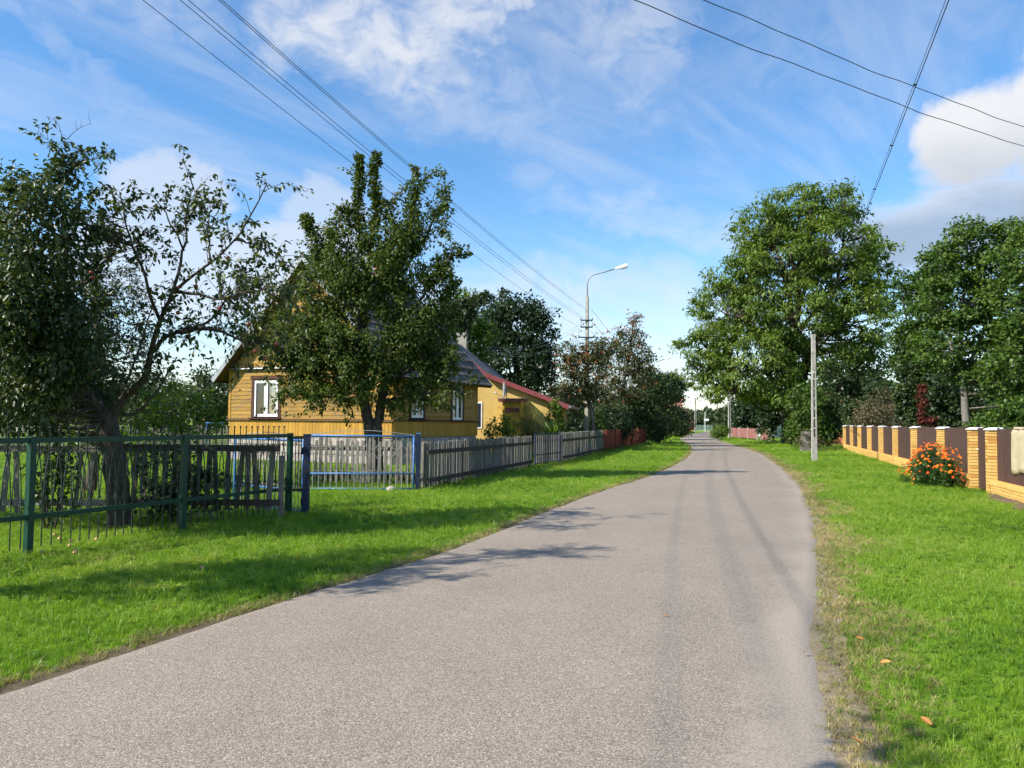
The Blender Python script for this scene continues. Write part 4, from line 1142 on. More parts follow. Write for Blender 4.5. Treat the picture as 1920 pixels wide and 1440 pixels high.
def lamp_arm(t_, h, rz, rise=1.05, reach=1.65, k=1.0):
    e = link('arm', None, t_); e.rotation_euler = (0, 0, rz); e.empty_display_size = .1
    pth = [(0, 0, h - .5), (0, 0, h + rise * .72), (.04, 0, h + rise * .92), (.16, 0, h + rise * 1.10), (.36, 0, h + rise * 1.22), (reach * .62, 0, h + rise * 1.36), (reach, 0, h + rise * 1.52)]
    MB().tube(pth, .034 * k, 8).build('tube', M['galvanised'], e, smooth=True)
    hd = MB(); a = R(14); q = Matrix.Rotation(-a, 3, 'Y')
    def hp(x, y, z): 
        v = q @ Vector((x, y, z)); return (reach + v.x, v.y, h + rise * 1.52 + v.z)
    hd.hexa([hp(-.06, -.08, -.05), hp(.72, -.15, -.05), hp(.72, .15, -.05), hp(-.06, .08, -.05), hp(-.02, -.06, .05), hp(.66, -.11, .12), hp(.66, .11, .12), hp(-.02, .06, .05)])
    hd.build('lamp_head', M['lamp_white'], e)
    gb = MB(); gb.hexa([hp(.30, -.10, -.13), hp(.62, -.10, -.13), hp(.62, .10, -.13), hp(.30, .10, -.13), hp(.24, -.13, -.052), hp(.69, -.13, -.052), hp(.69, .13, -.052), hp(.24, .13, -.052)])
    gb.build('lamp_cover', M['lamp_glass'], e)
    return e
lamp_arm(pole_a, 8.95, R(-90) + .12)
INS = []
def insulator(t_, p):
    MB().tube([p, (p[0], p[1], p[2] + .10)], [.035, .028], 8).build('insulator', M['porcelain'], t_)
for z in (6.55, 7.15, 7.55):
    ln = .95 if z < 7 else .7
    ca = link('cross_arm', MB().box((0, 0, 0), (.07, ln, .07)).mesh('cross_arm', M['dark_iron']), pole_a, (-.13, 0, z))
    ca.rotation_euler = (0, 0, R(20))
    for s in (-1, 1): insulator(pole_a, (-.13 - s * ln * .44 * math.sin(R(20)), s * ln * .44, z + .04))
# pole out of the picture on the left, which carries the same lines
PB = Vector((-10.4, -7.0, 0))
slotted_pole('utility_pole', 'concrete utility pole on the verge by the green fence carrying the overhead lines', PB, 8.6, R(20), .28, .18, 1.2, 2.5, .42)
# pole out of the picture on the right
PCc = Vector((24.0, 25.2, 0))
slotted_pole('utility_pole', 'concrete utility pole in the garden behind the brick fence', PCc, 8.2, R(20), .26, .17, 1.2, 2.0, .42)
PD_ = G(1527, 865)
pole_d = slotted_pole('utility_pole', 'slotted concrete pole on the right verge in front of the ash tree', PD_, 5.55, R(-4), .215, .15, 1.05, 1.35, .43)
def wire(label, path, rad, mat=None, name='power_line', n=5):
    return tag(MB().tube(path, rad, n).build(name, mat or M['wire'], None), label, 'wire', 'overhead wires')
def through(pA, px, py, d, past):
    """line from pA through a sighted point, carried on past it"""
    q = at(px, py, d); v = q - pA
    return pA + v * past
for lab, (ax, ay, az), (px, py, d), sag in [
    ('lowest overhead wire leading from top left to the street lamp pole', (-.55, .1, 7.20), (268, 0, 12.4), .55),
    ('left wire of the middle pair running to the street lamp pole', (-.32, .0, 7.65), (338, 0, 12.3), .55),
    ('right wire of the middle pair running to the street lamp pole', (-.18, .05, 7.70), (353, 0, 12.25), .55),
    ('left wire of the uppermost pair running to the street lamp pole', (-.20, .0, 8.25), (410, 0, 12.2), .50),
    ('right wire of the uppermost pair running to the street lamp pole', (-.10, .0, 8.28), (416, 0, 12.15), .50)]:
    A = PA + Vector((ax, ay, az))
    q = at(px, py, d)
    u = (PA.y - d) / (PA.y - PB.y)
    v = (q - A) / u; E = A + v
    s_at = sag * 4 * u * (1 - u); E.z += s_at / u * 1.0
    wire(lab, arc(A, E, sag, 40), .0062)
for lab, (px0, py0, d0), (px1, py1, d1), z in [('lower black wavy cable crossing the sky at upper right', (1197, 0, 11.0), (1920, 278, 16.6), 0), ('upper black wavy cable crossing the sky at upper right', (1332, 0, 11.9), (1920, 240, 16.9), 0)]:
    a = at(px0, py0, d0); b_ = at(px1, py1, d1); v = b_ - a
    lift = Vector((0, 0, .47))
    wire(lab, arc(a - v * .95 + lift, b_ + v * .75 + lift, 0.55, 90, .011, px0), .0072)
a = PD_ + Vector((0, 0, 5.45)); q = at(1775, 0, 8.6); E = a + (q - a) * 1.55; E.z += .5
pth = arc(a, E, .42, 60)
sc_w = thing('service_cable', 'twisted black service cable with clips rising from the right hand concrete pole', 'cable', a)
MB().tube([p - a for p in pth], .0062, 5).build('conductor', M['wire'], sc_w)
MB().tube([p - a + Vector((-.03, 0, .012)) for p in pth], .0035, 5).build('carrier_wire', M['wire'], sc_w)
for k in range(3, 60, 3):
    p = pth[k] - a; MB().box((p.x - .014, p.y, p.z + .006), (.045, .02, .02)).build('clip', M['wire'], sc_w)
hp_ = YC + Matrix.Rotation(YA, 3, 'Z') @ Vector((-3.6, -.3, 4.9))
for k, (dz, dx, lab) in enumerate([(7.3, 0, 'highest'), (7.1, .05, 'second'), (6.65, .1, 'third'), (6.55, .15, 'lowest')]):
    wire(lab + ' thin house wire from the street lamp pole to the yellow house roof', arc(PA + Vector((-.45, 0, dz)), hp_ + Vector((dx, 0, .5 - .11 * k)), .55, 20), .007, M['pale_wire'])
PF = Vector((17.0, 96, 0))
for k, (dz, lab) in enumerate([(8.2, 'upper'), (7.5, 'middle'), (6.9, 'lower')]):
    wire(lab + ' wire going on from the street lamp pole behind the rowans', arc(PA + Vector((.25, 0, dz)), PF + Vector((-.1, 0, dz - .2)), .6, 20), .011, M['pale_wire'])
wire('level thin wire crossing the road behind the rowan trees to the ash', arc(PF + Vector((0, -20, 9.6)), Vector((30, 82, 9.8)), .25, 14), .014, M['pale_wire'])
# lamps farther along the road
for (px, py, d), lab, rz in [((1226, 830, 95), 'farther street lamp rising behind the rowan trees', -1.45), ((1254, 825, 118), 'farthest street lamp beside the pink house', -1.4)]:
    p = at(px, py, d); p.z = 0
    h = 7.7 if d < 100 else 5.6
    t_ = slotted_pole('street_lamp', lab, p, h, R(70), .28, .18, 1.2, 3.0, .42); t_['category'] = 'street lamp'
    lamp_arm(t_, h, R(-90) + .25, 1.0, 1.3, 1.3)
for (px, py, d, h), lab in [((1368, 820, 88, 6.2), 'slotted concrete pole at the left end of the pale red fence'), ((1304, 809, 150, 6.4), 'thin grey pole by the road end beside the signboard'), ((1345, 809, 158, 6.2), 'grey pole right of the white roofed cottage')]:
    p = at(px, py, d); p.z = 0
    slotted_pole('utility_pole', lab, p, h, R(10), .30 if d < 100 else .42, .24, 1.0, .9, .6)

# ------------------------------------------------------------------ things farther along the road
def panel_fence(name, label, a, b, h, n, mat, pmat, slats=8, z0=.15, fill=.82):
    a = Vector((a[0], a[1], 0)); b = Vector((b[0], b[1], 0)); L_ = (b - a).length
    t_ = thing(name, label, 'fence', a, frame_z(a, b))
    for k in range(n):
        x0, x1 = k * L_ / n + .08, (k + 1) * L_ / n - .08
        m_ = MB()
        for j in range(slats): m_.span((x0 + (x1 - x0) * j / slats, -.02, z0), (x0 + (x1 - x0) * (j + fill) / slats, .02, h))
        m_.span((x0, .021, z0 + .1), (x1, .06, z0 + .2)); m_.span((x0, .021, h - .25), (x1, .06, h - .15))
        m_.build('panel', mat, t_)
    for k in range(n + 1): MB().box((k * L_ / n, 0, (h + .1) / 2), (.12, .12, h + .1)).build('post', pmat, t_)
    return t_
panel_fence('panel_fence', 'pale red metal panel fence across the road before the hedge', G(1372, 821), G(1420, 826), 1.15, 3, M['pale_red_metal'], M['concrete'], 16)
panel_fence('panel_fence', 'short pale red fence panel left of the ash trunk', G(1427, 826.5), G(1442, 828), 1.15, 1, M['pale_red_metal'], M['concrete'], 16)
panel_fence('panel_fence', 'orange board fence at the end of the road', at(1290, 805, 165), at(1304, 805, 165), 1.5, 2, M['orange_board'], M['orange_board'], 10)
panel_fence('panel_fence', 'pale green metal fence below the white signboard', at(1305, 805, 168), at(1335, 805, 168), 1.25, 4, M['pale_green_metal'], M['concrete'], 12, fill=.35)
sg = thing('signpost', 'white signboard on a pale post at the end of the road', 'sign', at(1322, 808, 160).xy.to_3d(), 0)
MB().tube([(0, 0, 0), (0, 0, 3.9)], .06, 8).build('post', M['sign_white'], sg)
MB().box((.25, -.14, 2.35), (.95, .06, .45)).build('board', M['sign_white'], sg)
def cottage(name, label, loc, rz, w, l, h, rise, wallm, roofm, wins=2, ov=.4):
    t_ = thing(name, label, 'house', loc, rz)
    MB().span((-w / 2, 0, 0), (w / 2, l, h)).build('wall', wallm, t_)
    MB().prism([(-w / 2, .001, h), (w / 2, .001, h), (0, .001, h + rise)], (0, l - .002, 0)).build('gable', wallm, t_)
    rf = link('roof', None, t_)
    for s in (-1, 1):
        e = (s * (w / 2 + ov), h - ov * rise / (w / 2))
        MB().hexa([(e[0], -ov, e[1] + .03), (0, -ov, h + rise + .03), (0, l + ov, h + rise + .03), (e[0], l + ov, e[1] + .03), (e[0], -ov, e[1] + .15), (0, -ov, h + rise + .17), (0, l + ov, h + rise + .17), (e[0], l + ov, e[1] + .15)]).build('roof_slope', roofm, rf)
    MB().span((-.3, l * .5, h + rise * .6), (.3, l * .5 + .6, h + rise + .9)).build('chimney', M['orange_brick'], rf)
    for k in range(wins):
        x = (k - (wins - 1) / 2) * w / (wins + .3)
        wn = link('window', None, t_, (x, 0, h * .42))
        MB().span((-.55, -.05, 0), (.55, .04, 1.3)).build('frame', M['white_upvc'], wn)
        MB().span((-.46, -.07, .09), (.46, -.052, 1.21)).build('pane', M['glass'], wn)
        wn = link('window', None, t_, (-w / 2 if rz > 0 else w / 2, l * (.3 + .4 * k), h * .42), (0, 0, R(90)))
        MB().span((-.55, -.06, 0), (.55, .06, 1.3)).build('frame', M['white_upvc'], wn)
    MB().span((-.45 + w * .3, -.04, 0), (.45 + w * .3, .03, 2.0)).build('door', M['brown_trim'], t_)
    return t_
cottage('cottage', 'white roofed cottage far away at the end of the road', at(1321, 800, 300).xy.to_3d(), R(62), 6, 8, 2.9, 2.4, M['white_wall'], M['white_wall'])
cottage('brick_house', 'pink brick house half hidden by trees left of the road end', at(1250, 800, 128).xy.to_3d(), R(-12), 5.0, 8, 5.6, 2.0, M['pink_brick'], M['pink_brick'])
cottage('brick_house', 'orange brick house glimpsed through the trees behind the brick fence', at(1610, 800, 62).xy.to_3d(), R(-20), 9, 9, 3.2, 1.7, M['orange_brick'], M['maroon_metal'])
cottage('white_house', 'white walled house glimpsed between the ash trunk and the concrete pole', at(1495, 800, 92).xy.to_3d(), R(-15), 8, 8, 3.6, 2.4, M['white_wall'], M['slate'])
MB().span((24, 172, -.2), (64, 177, .02)).build('road_cross', M['sandy'] if 'sandy' in M else M['concrete'])
tag(bpy.data.objects['road_cross'], 'pale crossing road at the far end', 'road', kind='structure')

# ------------------------------------------------------------------ trees and shrubs
def unit_rows(a): return a / np.maximum(np.linalg.norm(a, axis=1, keepdims=True), 1e-9)
def curve(pts, n=14):
    """smooth path through a few points (Catmull-Rom)"""
    P = [Vector(p) for p in pts]
    if len(P) == 2: return [P[0].lerp(P[1], k / n) for k in range(n + 1)]
    P = [P[0] * 2 - P[1]] + P + [P[-1] * 2 - P[-2]]
    out = []; seg = len(P) - 3; per = max(2, n // seg)
    for i in range(seg):
        a, b, c, d = P[i:i + 4]
        for k in range(per):
            t = k / per
            out.append(0.5 * ((2 * b) + (c - a) * t + (2 * a - 5 * b + 4 * c - d) * t * t + (3 * b - a - 3 * c + d) * t ** 3))
    out.append(P[-2])
    return out

class Tree:
    def __init__(s, name, label, loc, leafmat, bark, seed, leaf=(.08, .042), cat='tree', fine=False, group=None):
        s.loc = Vector((loc[0], loc[1], 0)); s.name = name
        s.t = thing(name, label, cat, s.loc, 0, group)
        s.r = np.random.default_rng(seed); s.mb = MB(); s.nodes = []; s.lm = LEAF[leafmat]; s.bk = M[bark]; s.leaf = leaf; s.fine = fine
        s.P = []; s.A = []; s.N = []; s.S = []; s.T = []
    def w(s, p): return Vector(p) - s.loc          # world to local
    def limb(s, pts, r0, r1, n=14, sides=8, wob=0.0, world=True, tp=.8):
        if world: pts = [s.w(p) for p in pts]
        pa = curve(pts, n)
        if wob:
            for k in range(1, len(pa) - 1): pa[k] = pa[k] + Vector(s.r.normal(0, wob, 3))
        m_ = len(pa)
        s.mb.tube(pa, [r0 + (r1 - r0) * (k / (m_ - 1)) ** tp for k in range(m_)], sides)
        for k, p in enumerate(pa): s.nodes.append((p, r0 + (r1 - r0) * k / (m_ - 1)))
        return pa
    def add_leaves(s, P, A, N, size, tint):
        s.P.append(P); s.A.append(A); s.N.append(N); s.S.append(size); s.T.append(tint)
    def along(s, pa, n, spread, t0=0.1, droop=.35, size=1.0, tint=(0, 1), end_bias=1.0, out=.6, lumpy=False):
        """leaves on short stalks round a twig"""
        r = s.r; pa = np.array([tuple(p) for p in pa]); m_ = len(pa)
        u = t0 + (1 - t0) * r.random(n) ** end_bias; f = u * (m_ - 1); i = np.minimum(f.astype(int), m_ - 2); q = (f - i)[:, None]
        base = pa[i] * (1 - q) + pa[i + 1] * q
        tan = unit_rows(pa[i + 1] - pa[i])
        rd = unit_rows(r.normal(0, 1, (n, 3)))
        rd = unit_rows(rd - tan * np.sum(rd * tan, 1, keepdims=True) * .7)
        sp_u = spread * (np.clip(1.15 - .5 * u ** 2 + .30 * np.sin(u * 17 + r.random() * 6) + .2 * np.sin(u * 31 + r.random() * 6), .3, 2)[:, None] if lumpy else 1.0)
        P = base + rd * sp_u * (r.random((n, 1)) ** .7)
        A = unit_rows(rd * out + tan * .5 + np.array([0, 0, -droop]) + r.normal(0, .35, (n, 3)))
        N = unit_rows(np.array([0, 0, .8]) + r.normal(0, .6, (n, 3)) + rd * .3)
        s.add_leaves(P, A, N, size * (.7 + .6 * r.random(n)), tint[0] + (tint[1] - tint[0]) * r.random(n))
    def twigs(s, pa, n, ln, leaves, spread=.05, t0=.2, up=.5, rad=.006, droop=.35, tint=(0, 1), size=1.0, sides=4, t1=1.0):
        r = s.r; out = []
        for k in range(n):
            u = t0 + (t1 - t0) * r.random(); f = u * (len(pa) - 1); i = min(int(f), len(pa) - 2)
            b = Vector(pa[i]).lerp(Vector(pa[i + 1]), f - i); tan = (Vector(pa[i + 1]) - Vector(pa[i])).normalized()
            d = Vector(r.normal(0, 1, 3)); d = (d - tan * d.dot(tan) * .5).normalized()
            d = (d + tan * .5 + Vector((0, 0, up))).normalized()
            L = ln * (.5 + .9 * r.random())
            e = b + d * L + Vector((0, 0, -.12 * L)) + Vector(r.normal(0, .08 * L, 3)); mid = b + d * L * .5 + Vector((0, 0, .06 * L)) + Vector(r.normal(0, .04 * L, 3))
            pp = curve([b, mid, e], 6)
            s.mb.tube(pp, [rad * (1 - .75 * j / (len(pp) - 1)) for j in range(len(pp))], sides, cap=False)
            nl = max(2, int(leaves * (.6 + .8 * r.random())))
            if leaves > 0: s.along(pp, nl, spread, .12, droop, size, tint)
            out.append(pp)
        return out
    def lobes(s, L, n, cr, leaves, flat=.6, tint=(0, 1), droop=.3, shell=.45, size=1.0, branch=True, world=True, brad=.02, outw=.55, jit=.45):
        """clumps of leaves spread through ellipsoids, each clump hung on a branch from the nearest limb"""
        r = s.r
        C = np.array([tuple(s.w(l[0]) if world else l[0]) for l in L]); Rr_ = np.array([l[1] for l in L], float)
        vol = np.prod(Rr_, 1) ** .8; pick = r.choice(len(L), n, p=vol / vol.sum())
        d = unit_rows(r.normal(0, 1, (n, 3))); rad = (shell + (1 - shell) * r.random(n)) ** .7
        ctr = C[pick] + d * Rr_[pick] * rad[:, None]
        ctr[:, 2] = np.maximum(ctr[:, 2], cr * .5)
        if branch and s.nodes:
            NP = np.array([tuple(p) for p, _ in s.nodes]); NR = np.array([q for _, q in s.nodes])
            for c in ctr:
                dd = np.linalg.norm((NP - c) * np.array([1, 1, .7]), axis=1) + np.maximum(NP[:, 2] - c[2] + .3 * cr, 0) * 1.2
                i = int(np.argmin(dd)); a = Vector(NP[i]); e = Vector(c)
                mid = a.lerp(e, .5) + Vector((0, 0, -.06 * (e - a).length)) + Vector(r.normal(0, .05 * (e - a).length, 3))
                pp = curve([a, mid, e], 6); r0 = min(NR[i] * .7, brad * (1 + (e - a).length * .35))
                s.mb.tube(pp, [r0 * (1 - .8 * j / (len(pp) - 1)) for j in range(len(pp))], 4, cap=False)
        N_ = n * leaves
        ci = np.repeat(np.arange(n), leaves)
        csz = (1 - jit + 2 * jit * r.random(n))[ci][:, None]
        off = unit_rows(r.normal(0, 1, (N_, 3))) * (r.random((N_, 1)) ** .55)
        off *= np.array([1, 1, flat]) * cr * csz
        P = ctr[ci] + off
        outd = unit_rows(off + d[ci] * cr * .5)
        A = unit_rows(outd * outw + r.normal(0, .5, (N_, 3)) + np.array([0, 0, -droop]))
        Nn = unit_rows(np.array([0, 0, .75]) + outd * .55 + r.normal(0, .45, (N_, 3)))
        ct = r.random(n)[ci]
        tv = np.clip(tint[0] + (tint[1] - tint[0]) * (.55 * ct + .45 * r.random(N_)), 0, 1)
        s.add_leaves(P, A, Nn, size * (.65 + .7 * r.random(N_)), tv)
        return [Vector(c) for c in ctr]
    def finish(s, crown='crown', trunk='trunk', wood=True):
        if wood and s.mb.v: s.mb.build(trunk, s.bk, s.t, smooth=True)
        if not s.P: return s.t
        P = np.concatenate(s.P); A = np.concatenate(s.A); N = np.concatenate(s.N); S = np.concatenate(s.S)[:, None]; T = np.concatenate(s.T)
        k = P[:, 2] + A[:, 2] * S[:, 0] * s.leaf[0] > 0.01
        P, A, N, S, T = P[k], A[k], N[k], S[k], T[k]
        B = unit_rows(np.cross(A, N)); N = np.cross(B, A)
        l, w = s.leaf[0] * S, s.leaf[1] * S / 2
        n = len(P)
        if s.fine:
            V = np.stack([P, P + A * l * .30 + B * w + N * w * .35, P + A * l * .68 + B * w * .82 + N * w * .25 - N * l * .05, P + A * l - N * l * .14,
                          P + A * l * .68 - B * w * .82 + N * w * .25 - N * l * .05, P + A * l * .30 - B * w + N * w * .35], 1).reshape(-1, 3)
            i = np.arange(n)[:, None] * 6
            F = np.concatenate([i + np.array([[0, 1, 2, 3]]), i + np.array([[0, 3, 4, 5]])], 0); per = 6
        else:
            V = np.stack([P, P + A * l * .45 + B * w + N * w * .3, P + A * l - N * l * .08, P + A * l * .45 - B * w + N * w * .3], 1).reshape(-1, 3)
            i = np.arange(n)[:, None] * 4; F = i + np.array([[0, 1, 2, 3]]); per = 4
        me = np_mesh(crown, V, F, s.lm, {'tint': np.repeat(T, per)})
        link(crown, me, s.t)
        return s.t

def lob(px, py, d, rx, ry, depth=None):
    """an ellipsoid of the crown: sighted centre at distance d, radii in photograph pixels turned into metres there"""
    k = d / FPX
    return (at(px, py, d), (rx * k, (depth or rx * .9) * k, ry * k))

# --- apple tree with the open, bare-limbed side ------------------------------------------
apple_me = MB().ball((0, 0, 0), .034, 8, 6, (1, 1, .9)).mesh('apple', M['apple_red'], True)
ab = G(225, 990); D = ab.y
T = Tree('apple_tree', 'apple tree with a leaning open limb reaching towards the house', ab, 'apple', 'bark', 21, (.080, .040), fine=True)
tr = T.limb([ab + Vector((0, 0, -.1)), at(222, 930, D), at(213, 860, D), at(203, 800, D), at(196, 775, D)], .19, .135, 14, 10, .008)
T.limb([ab + Vector((0, 0, .12)), ab + Vector((.25, -.1, -.02))], .10, .03, 3, 6)
T.limb([ab + Vector((0, 0, .12)), ab + Vector((-.27, -.05, -.02))], .10, .03, 3, 6)
A1 = T.limb([at(200, 790, D), at(235, 745, D), at(268, 712, D - .1), at(284, 655, D - .2), at(305, 590, D - .3), at(330, 545, D - .4), at(385, 500, D - .5), at(450, 440, D - .6), at(500, 345, D - .7)], .098, .008, 30, 8, .012, tp=.42)
A2 = T.limb([at(275, 690, D - .1), at(300, 642, D + .1), at(350, 615, D + .2), at(395, 600, D + .2), at(430, 552, D + .3), at(470, 520, D + .2)], .055, .008, 20, 7, .012, tp=.5)
A3 = T.limb([at(330, 622, D + .1), at(400, 618, D - .2), at(460, 640, D - .4), at(505, 640, D - .6)], .035, .008, 14, 6, .015)
A4 = T.limb([at(318, 565, D - .3), at(345, 470, D + .1), at(352, 400, D + .2), at(362, 345, D + .3)], .030, .006, 14, 6, .012)
A5 = T.limb([at(300, 600, D - .2), at(265, 500, D - .5), at(240, 430, D - .7), at(225, 365, D - .8)], .030, .006, 14, 6, .012)
A6 = T.limb([at(395, 492, D - .5), at(390, 430, D - .2), at(398, 372, D - .1)], .018, .005, 10, 5, .01)
A7 = T.limb([at(440, 450, D - .6), at(480, 460, D - .2), at(540, 500, D)], .018, .005, 10, 5, .012)
A8 = T.limb([at(345, 470, D + .1), at(310, 400, D + .2), at(280, 362, D + .3)], .018, .005, 10, 5, .01)
A9 = T.limb([at(330, 545, D - .4), at(420, 560, D - .9), at(500, 540, D - 1.2), at(545, 560, D - 1.3)], .025, .006, 12, 5, .015)
B1 = T.limb([at(200, 785, D), at(165, 740, D - .2), at(140, 660, D - .4), at(125, 560, D - .5), at(120, 440, D - .5), at(118, 355, D - .4), at(122, 290, D - .3)], .095, .010, 26, 8, .012, tp=.5)
B2 = T.limb([at(135, 640, D - .4), at(80, 570, D - .7), at(40, 480, D - .9), at(20, 380, D - 1.0)], .055, .012, 16, 7, .012)
B3 = T.limb([at(125, 560, D - .5), at(190, 500, D), at(225, 440, D + .2)], .030, .006, 12, 6, .012)
B4 = T.limb([at(190, 775, D), at(170, 700, D + .8), at(180, 600, D + 1.3), at(150, 520, D + 1.5)], .06, .012, 14, 7, .012)
tl = dict(up=.45, droop=.45)
for pa, n, ln in ((A1, 40, .58), (A2, 38, .6), (A3, 34, .62), (A4, 18, .44), (A5, 20, .46), (A6, 10, .32), (A7, 14, .42), (A8, 10, .34), (A9, 28, .55)):
    sub = T.twigs(pa, n, ln, 11, .05, .22, rad=.006, **tl)
    for q in sub: T.twigs(q, 1, ln * .45, 8, .04, .3, rad=.0035, **tl)
    T.along(pa, 14, .06, .55, .3)
for pa, n, ln in ((B1, 40, .55), (B2, 34, .6), (B3, 14, .4), (B4, 26, .6)):
    sub = T.twigs(pa, n, ln, 18, .055, .18, rad=.006, **tl)
    for q in sub: T.twigs(q, 2, ln * .5, 11, .05, .25, rad=.0035, **tl)
bare = [T.limb([at(138, 330, D - .4), at(165, 290, D - .4), at(205, 298, D - .3)], .007, .002, 6, 4, .006), T.limb([at(120, 270, D - .3), at(112, 238, D - .3), at(106, 226, D - .3)], .006, .002, 4, 4, .004),
        T.limb([at(125, 262, D - .3), at(148, 240, D - .3), at(172, 232, D - .3)], .005, .002, 5, 4, .006)]
for q in bare: T.twigs(q, 3, .22, 0, up=.4, rad=.003)
for k in range(26):                                  # grey dead twigs in the middle of the tree
    a = at(150 + 60 * random.random(), 440 + 90 * random.random(), D - .3)
    T.limb([a, a + Vector((random.uniform(.2, .5), random.uniform(-.2, .2), random.uniform(-.1, .2))), a + Vector((random.uniform(.5, 1.0), random.uniform(-.3, .3), random.uniform(-.15, .35)))], .006, .002, 6, 4, .015)
T.lobes([lob(85, 430, D - 1.6, 85, 95), lob(30, 560, D - 1.8, 85, 120), lob(105, 640, D - 1.5, 80, 110), lob(55, 730, D - 1.4, 85, 60), lob(150, 740, D + .6, 70, 55)], 250, .29, 46, .75, (0, .92), .55, .25, brad=.012)
T.lobes([lob(118, 320, D - .4, 34, 34), lob(40, 345, D - 1.4, 50, 32)], 26, .2, 26, .8, (0.1, .95), .4, .2, brad=.01)
T.lobes([lob(40, 795, D - .5, 60, 25), lob(110, 800, D + .3, 40, 20)], 20, .25, 26, .7, (0.1, .9), .6, .2, brad=.01)
at_ = T.finish()
wv = T
for k in range(40):
    if k < 30: px, py, dd = random.uniform(0, 190), random.uniform(330, 760), D - 1.1 + random.uniform(-.3, .3)
    else: px, py, dd = random.uniform(330, 520), random.uniform(470, 680), D - .5 + random.uniform(-.5, .3)
    link('apple', apple_me, at_, at(px, py, dd) - T.loc)

# --- second apple tree, trunk just outside the picture ------------------------------------
p2 = Vector((-9.6, 11.6, 0))
T = Tree('apple_tree', 'dense apple tree at the left edge of the picture', p2, 'apple', 'bark', 22, (.092, .048), fine=True)
T.limb([p2 + Vector((0, 0, -.1)), p2 + Vector((.1, 0, .8)), p2 + Vector((.3, .1, 1.5))], .17, .13, 8, 8)
for e in ((1.6, -.4, 3.6), (.9, .8, 4.2), (-1, .2, 4), (2.4, .2, 3.0), (.3, -1.0, 3.8)):
    T.limb([p2 + Vector((.3, .1, 1.5)), p2 + Vector((e[0] * .5 + .2, e[1] * .5, (1.5 + e[2]) / 2 + .1)), p2 + Vector(e)], .08, .02, 12, 6, .02)
T.lobes([(p2 + Vector((.9, -.1, 3.3)), (2.2, 1.6, 1.5)), (p2 + Vector((2.2, -.2, 2.6)), (1.2, 1.2, 1.2)), (p2 + Vector((1.4, 0, 3.9)), (1.2, 1.1, .7)), (p2 + Vector((-.8, 0, 3.2)), (1.5, 1.5, 1.3))], 190, .38, 44, .75, (0, .9), .5, .3, brad=.014)
t2 = T.finish()
for k in range(8): link('apple', apple_me, t2, Vector((random.uniform(.8, 3.0), random.uniform(-1.3, -.6), random.uniform(2.0, 4.2))))

# --- third apple tree, outside the picture, whose lacy shadow falls on the verge and road
p4 = Vector((-8.3, 5.6, 0))
T = Tree('apple_tree', 'tall apple tree outside the picture behind the near end of the green fence', p4, 'apple', 'bark', 24, (.085, .044), fine=True)
T.limb([p4, p4 + Vector((.2, .1, 1.2)), p4 + Vector((.6, .3, 2.4))], .17, .12, 8, 8)
for e in ((2.5, 1.35, 5.9), (2.0, .9, 6.2), (2.9, 1.7, 5.3), (1.2, -.4, 5.6), (.2, .8, 5.4), (2.4, .2, 4.6), (1.6, 1.9, 4.5)):
    pa = T.limb([p4 + Vector((.55, .3, 2.2)), p4 + Vector((e[0] * .6, e[1] * .6, (2.2 + e[2]) / 2 + .2)), p4 + Vector(e)], .06, .010, 14, 6, .03)
    q = T.twigs(pa, 22, .55, 14, .055, .3, **tl)
    for k in q[::2]: T.twigs(k, 2, .3, 9, .05, .3, rad=.004, **tl)
T.lobes([(p4 + Vector((1.4, .3, 4.6)), (1.0, .9, .7)), (p4 + Vector((1.9, 1.2, 3.9)), (.8, .8, .6)), (p4 + Vector((.4, .2, 4.4)), (1.1, 1.0, .8))], 70, .32, 40, .75, (0, .9), .5, .3, brad=.012)
T.finish()

# --- dark plum tree behind them -----------------------------------------------------------
p3 = at(170, 900, 17.5); p3.z = 0
T = Tree('plum_tree', 'dark fine leaved plum tree behind the apple trees', p3, 'plum', 'bark', 23, (.075, .038))
T.limb([p3, p3 + Vector((.1, 0, 1.0)), p3 + Vector((.3, 0, 2.0))], .13, .09, 8, 8)
for e in ((1.3, 0, 4.2), (-.8, .4, 4.3), (.3, -.6, 4.6), (1.6, .5, 3.0), (-1.2, -.3, 3.2)): T.limb([p3 + Vector((.2, 0, 1.6)), p3 + Vector((e[0] * .6, e[1] * .6, e[2] * .62)), p3 + Vector(e)], .05, .012, 10, 6, .02)
T.lobes([lob(215, 560, 17.5, 70, 75), lob(230, 660, 17.5, 70, 80), lob(130, 620, 17.8, 90, 110), lob(160, 720, 17.5, 100, 60), lob(60, 660, 18, 90, 110)], 330, .34, 60, .7, (0, 1), .3, .2, brad=.01)
T.finish()

# --- shrubs in the yard --------------------------------------------------------------------
def shrub(name, label, loc, leafmat, L, n, cr, leaves, leaf, seed, stems=6, h=1.0, tint=(0, 1), cat='shrub', bark='bark', flat=.7, droop=.2, rad=.018, size=1.0, group=None, brad=.008, shell=.3):
    T = Tree(name, label, loc, leafmat, bark, seed, leaf, cat=cat, group=group)
    r = random.Random(seed)
    for k in range(stems):
        a = 6.283 * k / stems + r.random(); e = .35 * h * r.random()
        b0 = T.loc + Vector((.06 * math.cos(a), .06 * math.sin(a), -.03))
        T.limb([b0, b0 + Vector((e * .4 * math.cos(a), e * .4 * math.sin(a), h * .45)), b0 + Vector((e * math.cos(a), e * math.sin(a), h * .85))], rad, rad * .3, 6, 5, .01 * h)
    T.lobes(L, n, cr, leaves, flat, tint, droop, shell, size, brad=brad)
    return T.finish('foliage', 'stems')
sp_ = at(335, 930, 12.3); sp_.z = 0
